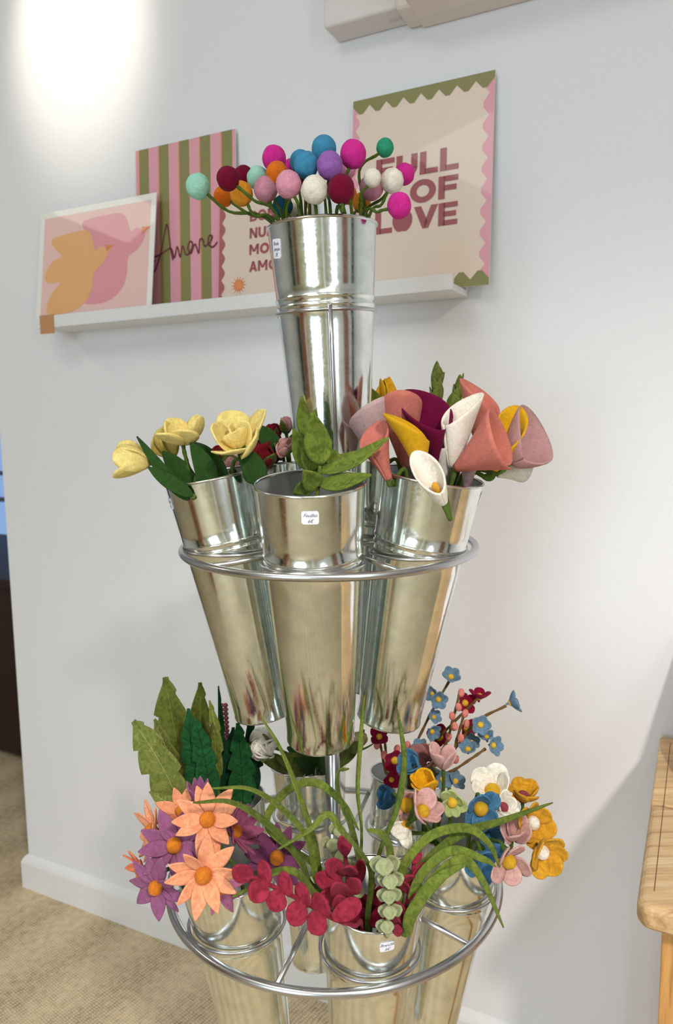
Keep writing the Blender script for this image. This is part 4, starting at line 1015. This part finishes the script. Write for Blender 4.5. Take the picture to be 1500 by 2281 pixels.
twig('lbr', 'lower twig of blue flowers leaning right below the long one', [(935, 1730, 1.10), (1000, 1720, 1.06), (1050, 1690, 1.06), (1082, 1668, 1.07)], [(1096, 1660, 1.06, (.55, .25, .75), 27, 5), (1085, 1645, 1.09, (-.2, .9, .2), 22, 5)], SBL)
twig('lbr', 'short twig of blue flowers low behind the yellow blossom', [(920, 1745, 1.10), (960, 1740, 1.07), (1000, 1745, 1.06)], [(985, 1735, 1.06, (.2, .3, .9), 26, 5), (1012, 1742, 1.06, (.5, .6, .5), 27, 5), (938, 1668, 1.10, (-.3, .7, .4), 24, 5)], SBL)
twig('lbr', 'burgundy flowered twig with a two petalled tip, leaning right', [(915, 1700, 1.18), (980, 1640, 1.17), (1030, 1590, 1.17), (1064, 1556, 1.17)], [(1068, 1556, 1.17, (.1, 1, .0), 30, 4), (1034, 1566, 1.18, (.3, .3, .8), 30, 4), (1036, 1622, 1.16, (.5, .1, .8), 30, 5), (980, 1644, 1.18, (-.2, .5, .6), 34, 4)], SBUR)
twig('lbr', 'burgundy flowered twig at the left rim of its bucket', [(860, 1720, 1.13), (850, 1670, 1.14), (845, 1640, 1.14)], [(846, 1642, 1.13, (-.1, .6, .7), 28, 4), (879, 1692, 1.10, (.1, .1, 1), 34, 6), (872, 1735, 1.10, (.1, .1, 1), 24, 5)], SBUR)
twig('lbr', 'twig of salmon berries, the taller of the right pair', [(915, 1700, 1.14), (985, 1670, 1.12), (1010, 1600, 1.12), (1024, 1545, 1.12)], (), None, [(1028, 1543, 1.12, .1), (1022, 1575, 1.11, -.2), (1008, 1595, 1.12, -.1), (1012, 1619, 1.10, .2), (1000, 1640, 1.12, 0)])
twig('lbr', 'twig of salmon berries, the shorter of the right pair', [(920, 1720, 1.13), (1000, 1690, 1.09), (1020, 1640, 1.09), (1034, 1592, 1.09)], (), None, [(1037, 1589, 1.09, .2), (1014, 1618, 1.08, -.2), (1027, 1644, 1.08, .2), (1040, 1612, 1.10, 0), (1016, 1692, 1.09, .3)])
twig('lbr', 'twig of salmon berries at the left of its bucket', [(870, 1725, 1.15), (862, 1690, 1.14), (858, 1655, 1.14)], (), None, [(840, 1660, 1.13, .1), (856, 1682, 1.12, 0), (885, 1668, 1.13, .3), (908, 1660, 1.13, .1)])

# --- mixed blossoms, right
FB = felt((58, 104, 138), .16, tint=(74, 120, 152)); FY = felt((226, 166, 18)); FM = felt((200, 144, 34), tint=(212, 156, 44)); FW = felt((236, 230, 214), .08); FP = felt((194, 150, 144), .14, tint=(204, 160, 152)); FG = felt((164, 180, 116), .14); FBUR = felt((140, 62, 72))
G4 = 'mixed blossoms in the right bucket'
def blossom(lab, p, f, R, mat, cmat=YB2, n=6, **k):
    k.setdefault('open_', 66); k.setdefault('bend', .5); k.setdefault('wd', .86); k.setdefault('cr', .30)
    return daisy('lr', lab, p, f, R, mat, cmat, n, shape='round', group=G4, name='blossom', th=.0026, **k)
blossom('large blue blossom with yellow centre facing the viewer at the middle', (1070, 1797, .94), (-.05, .1, 1), 50, FB, ph=.4, cr=.34)
blossom('blue blossom hanging low behind the arching grass', (1075, 1905, .92), (.15, -.2, .8), 60, FB, cmat=None, n=5, ph=1.1, open_=60)
blossom('blue blossom at the top left behind the bright yellow one', (925, 1708, 1.02), (-.45, .6, .5), 44, FB, cmat=None, n=5, open_=46)
blossom('dark blue blossom edge on at the far left of the group', (880, 1782, .99), (-.8, .2, .2), 42, felt((44, 88, 120)), cmat=None, n=5, open_=50)
blossom('bright yellow blossom of broad petals seen from the side', (958, 1762, .96), (-.45, .75, .25), 56, FY, cmat=None, n=5, open_=36, bend=.3, ph=.6)
blossom('pink blossom with two upright petals like a heart, highest of the group', (988, 1712, .99), (0, 1, .10), 56, FP, cmat=None, n=4, open_=30, bend=.1, ph=.8, wd=.72)
blossom('brownish pink blossom behind the heart shaped one', (955, 1700, 1.05), (-.3, .8, .3), 46, felt((160, 108, 104)), cmat=None, n=5, open_=50)
blossom('pink blossom with big yellow centre at the left of the group', (903, 1790, .94), (.25, .2, .9), 38, FP, cr=.46, n=5, ph=.2, cmat=YB2)
blossom('cup shaped pink blossom in front below the yellow one', (938, 1812, .90), (.35, .75, .45), 54, FP, n=5, open_=56, bend=.5, ph=.2)
blossom('white blossom drooping left with long petals', (906, 1835, .92), (-.5, -.55, .35), 52, FW, n=5, open_=38, bend=.1, ph=.4, cmat=FM)
blossom('pale green blossom with yellow centre between pink and blue', (1007, 1785, .935), (-.05, .15, 1), 36, FG, n=7, ph=.1, cr=.34, wd=.72, cmat=YB)
blossom('large white blossom upright behind the blue one', (1098, 1768, 1.0), (-.1, .75, .45), 60, FW, n=6, open_=50, bend=.25, ph=.3)
blossom('small white blossom between blue and mustard ones', (1118, 1800, .96), (.3, .5, .6), 40, FW, n=5, open_=50, cmat=FBUR, ph=.9)
blossom('mustard blossom at the top right, behind the white ones', (1165, 1782, 1.03), (.1, .9, .1), 48, FM, n=6, cmat=FBUR, open_=60)
blossom('mustard blossom with white centre, upper of the right pair', (1183, 1832, .97), (.25, .35, .9), 54, FM, n=6, cmat=FW, ph=.5, cr=.30)
blossom('mustard blossom with white centre, lowest and farthest right', (1203, 1893, .94), (.3, -.05, .95), 60, FM, n=6, cmat=FW, ph=.1, cr=.28)
blossom('pink blossom with yellow centre facing the viewer at lower right', (1131, 1913, .89), (.15, -.1, 1), 56, FP, n=5, cmat=YB2, ph=.5, cr=.30)
blossom('pink blossom edge on beneath the mustard pair', (1142, 1868, .95), (.1, .75, .3), 56, FP, n=5, cmat=None, open_=40, bend=.2)
blossom('blue blossom with rounded petals between two grass blades', (1085, 1850, .97), (.2, .2, .8), 42, FB, cmat=None, n=5, ph=.4)

# --- grass sprays, front
GR = felt((88, 104, 36), .2, tint=(112, 126, 50)); GR2 = felt((74, 92, 32), .2, tint=(96, 110, 44))
def grass(lab, blades):
    t = thing('grass_spray', 'lf', lab, 'felt grass', 'felt grass in the front bucket'); R0, up = BUCK['lf'][0], BUCK['lf'][1]
    for (pts, w, nrm, tw) in blades:
        P = [at(*q) for q in pts]; e = P[0]-R0; e = e-up*e.dot(up)
        if e.length > RIMR*.74: e = e.normalized()*RIMR*.74
        m = MB(); leaf(m, [R0-up*.16+e*.3, R0+e-up*.012]+P, mpx(w*.80, P[1].y), dirv(nrm), .0024, 'blade', .30, 56, 4, tw); m.build('blade', GR if random.random() < .65 else GR2, t)
    return t
grass('left grass spray whose long blades arch over the daisies', [
 ([(715, 1960, .87), (700, 1880, .87), (672, 1790, .90), (625, 1670, .93), (580, 1594, .95)], 22, (.3, .3, .9), 1.0),
 ([(705, 1960, .86), (690, 1880, .86), (640, 1815, .85), (560, 1760, .84), (473, 1756, .83)], 26, (.1, .8, .5), .6),
 ([(690, 1970, .85), (668, 1920, .84), (610, 1850, .83), (520, 1790, .82), (430, 1788, .82)], 28, (.2, .8, .5), .5),
 ([(700, 1990, .82), (660, 1945, .80), (610, 1945, .79), (565, 1975, .79), (518, 1998, .79)], 26, (0, .7, .7), .8),
 ([(745, 1960, .86), (600, 1850, .93), (630, 1770, .95), (700, 1742, .93), (765, 1790, .90), (800, 1850, .88)][1:] , 22, (0, .8, .6), .8)])
grass('middle grass spray with two upright blades beside the post', [
 ([(800, 1940, .88), (805, 1850, .89), (795, 1760, .92), (802, 1650, .95), (812, 1548, .98)], 26, (.6, .1, .8), 1.8),
 ([(800, 1930, .87), (780, 1840, .88), (752, 1770, .89), (752, 1720, .89), (778, 1712, .88)], 26, (.5, .4, .7), .8),
 ([(825, 1940, .84), (760, 1850, .80), (730, 1815, .80), (690, 1850, .79), (618, 1893, .79)], 24, (0, .8, .5), .4),
 ([(868, 1945, .85), (866, 1890, .84), (848, 1858, .83), (818, 1848, .82)], 28, (.2, .7, .6), .2)])
grass('right grass spray with a tall twisted blade and an arching one', [
 ([(830, 1950, .88), (850, 1880, .88), (885, 1790, .90), (900, 1690, .93), (886, 1580, .96)], 27, (.7, .1, .7), 2.0),
 ([(890, 2010, .82), (900, 1930, .82), (960, 1862, .83), (1040, 1845, .85), (1090, 1880, .85), (1114, 1932, .85)], 27, (0, .8, .6), .4),
 ([(880, 1990, .84), (930, 1940, .84), (1020, 1862, .86), (1120, 1828, .88), (1232, 1788, .90)], 26, (.1, .9, .4), .5)])
grass('low right grass spray with a blade hanging down past the ring', [
 ([(915, 2040, .80), (920, 1990, .80), (950, 1935, .80), (1010, 1895, .80), (1080, 1915, .80), (1105, 1930, .80)], 27, (0, .8, .6), .3),
 ([(910, 2060, .79), (930, 2010, .78), (975, 1950, .78), (1030, 1915, .79), (1075, 1960, .79), (1122, 2066, .79)], 30, (0, .7, .7), .5),
 ([(905, 2075, .79), (915, 2040, .78), (950, 1985, .775), (990, 1948, .775), (1040, 1925, .78)], 36, (-.3, .5, .8), .2)])

# --- raspberry and sage branches, front
RAS = felt((134, 34, 52), .22, tint=(152, 44, 66)); SG = felt((146, 152, 110), .12, tint=(162, 168, 128))
def branch(lab, pts, leaves, mat, shape='egg', name='leafy_branch', group='branches in the front bucket', cup=.35, bend=.3, r=.0026, key='lf'):
    t = thing(name, key, lab, 'felt leaf', group); R0, up = BUCK[key][0], BUCK[key][1]; P = [at(*q) for q in pts]; e = P[0]-R0; e = e-up*e.dot(up)
    if e.length > RIMR*.70: e = e.normalized()*RIMR*.70
    full = catmull([R0-up*.18+e*.3, R0+e-up*.012]+P, 7); m = MB(); m.tube(full, r, 9); m.build('stem', mat, t)
    for (b, tip, w, nrm) in leaves:
        B, T = at(*b), at(*tip); d = T-B; m = MB(); petal(m, B, d, dirv(nrm), d.length, mpx(w, B.y), shape, bend, cup, .0028); m.build('leaf', mat, t)
    return t
Y = .80
branch('raspberry red branch reaching left across the bucket rim, leaves in pairs', [(790, 2062, .80), (740, 2045, .785), (680, 2010, .78), (620, 1980, .775), (560, 1952, .77)],
 [((562, 1958, Y-.03), (518, 1928, Y-.035), 44, (0, .4, 1)), ((590, 1962, Y-.03), (560, 2008, Y-.045), 52, (0, .3, 1)), ((602, 1966, Y-.03), (585, 1918, Y-.01), 38, (-.3, .2, 1)),
  ((625, 1985, Y-.03), (605, 2030, Y-.045), 52, (0, .3, 1)), ((648, 1996, Y-.03), (632, 1942, Y-.01), 38, (-.3, .2, 1)), ((672, 2006, Y-.03), (650, 2062, Y-.045), 52, (0, .3, 1)),
  ((688, 2020, Y-.03), (668, 1966, Y-.01), 38, (-.3, .2, 1)), ((720, 2036, Y-.025), (688, 2076, Y-.04), 56, (0, .3, 1)), ((735, 2040, Y-.02), (702, 1990, Y), 42, (-.3, .2, 1)), ((740, 2046, Y-.02), (800, 2010, Y+.005), 48, (0, .6, 1))], RAS, shape='egg')
branch('raspberry red branch upright in the middle with its pointed tip leaf', [(790, 2040, .86), (778, 1985, .86), (772, 1930, .86), (768, 1895, .86)],
 [((770, 1905, .85), (766, 1853, .85), 34, (0, 0, 1)), ((765, 1950, .84), (722, 1918, .835), 44, (0, .6, .7)), ((772, 1950, .84), (782, 1918, .82), 46, (.1, .6, .7)), ((765, 1975, .83), (700, 1950, .83), 44, (0, .5, .8)),
  ((775, 1985, .83), (805, 1955, .82), 42, (.2, .6, .7)), ((770, 2000, .82), (740, 1955, .80), 44, (0, .4, 1)), ((762, 2010, .83), (710, 1985, .82), 40, (0, .4, 1)), ((795, 1975, .86), (800, 1908, .86), 34, (.3, 0, 1)), ((770, 2045, .81), (752, 1985, .805), 44, (0, .2, 1))], RAS)
branch('raspberry red branch deep in the bucket behind the sage one', [(810, 2050, .88), (822, 2000, .88), (835, 1970, .88)],
 [((815, 2040, .87), (800, 1980, .87), 46, (0, 0, 1)), ((825, 2030, .87), (850, 1965, .87), 44, (.2, 0, 1)), ((818, 2050, .86), (770, 2020, .85), 44, (0, .4, 1)), ((825, 2060, .85), (870, 2020, .86), 44, (0, .4, 1))], felt((128, 16, 42)))
branch('slim raspberry red branch at the right rim, seen edge on', [(888, 2078, .80), (900, 2030, .80), (915, 1980, .81), (925, 1905, .83)],
 [((925, 1925, .82), (924, 1884, .83), 32, (0, 0, 1)), ((918, 1960, .81), (905, 1945, .80), 34, (-.3, .5, .8)), ((920, 1950, .81), (960, 1928, .82), 26, (0, .8, .3)), ((912, 1990, .81), (892, 1950, .80), 30, (-.4, .4, .8)),
  ((906, 2020, .80), (924, 1985, .80), 24, (.6, .2, .6)), ((900, 2040, .80), (888, 2000, .79), 30, (-.4, .4, .8)), ((892, 2070, .80), (882, 2030, .79), 26, (-.4, .4, .8)), ((888, 2085, .795), (884, 2055, .79), 24, (0, 0, 1))], RAS)
def sagepairs(cs):
    out = []
    for (x, y, Y2, s) in cs:
        out += [((x, y-s*.45, Y2-.006), (x+s*.05, y+s*.62, Y2-.016), s*1.12, (-.15, .75, .8)), ((x-3, y-2, Y2+.006), (x-s*.95, y-s*.25, Y2+.004), s*.95, (-.2, .5, .9))]
        if s > 29: out.append(((x+3, y-2, Y2+.006), (x+s*.95, y-s*.35, Y2+.004), s*.95, (.2, .5, .9)))
    return out
branch('sage green branch of round curled leaves standing at the front rim', [(862, 2085, .785), (864, 2040, .785), (866, 1990, .79), (862, 1920, .80)],
 sagepairs([(857, 1928, .80, 38), (870, 1962, .79, 33), (867, 1996, .785, 31), (869, 2031, .78, 30), (863, 2064, .775, 29)]), SG, shape='round', cup=.65, bend=.5)
branch('sage green branch behind the upright raspberry one', [(780, 2000, .90), (760, 1930, .91), (750, 1870, .92)],
 sagepairs([(757, 1850, .90, 26), (742, 1880, .90, 28), (760, 1905, .89, 26), (790, 1930, .88, 26), (800, 1985, .87, 26)]), SG, shape='round', cup=.4, bend=.4)
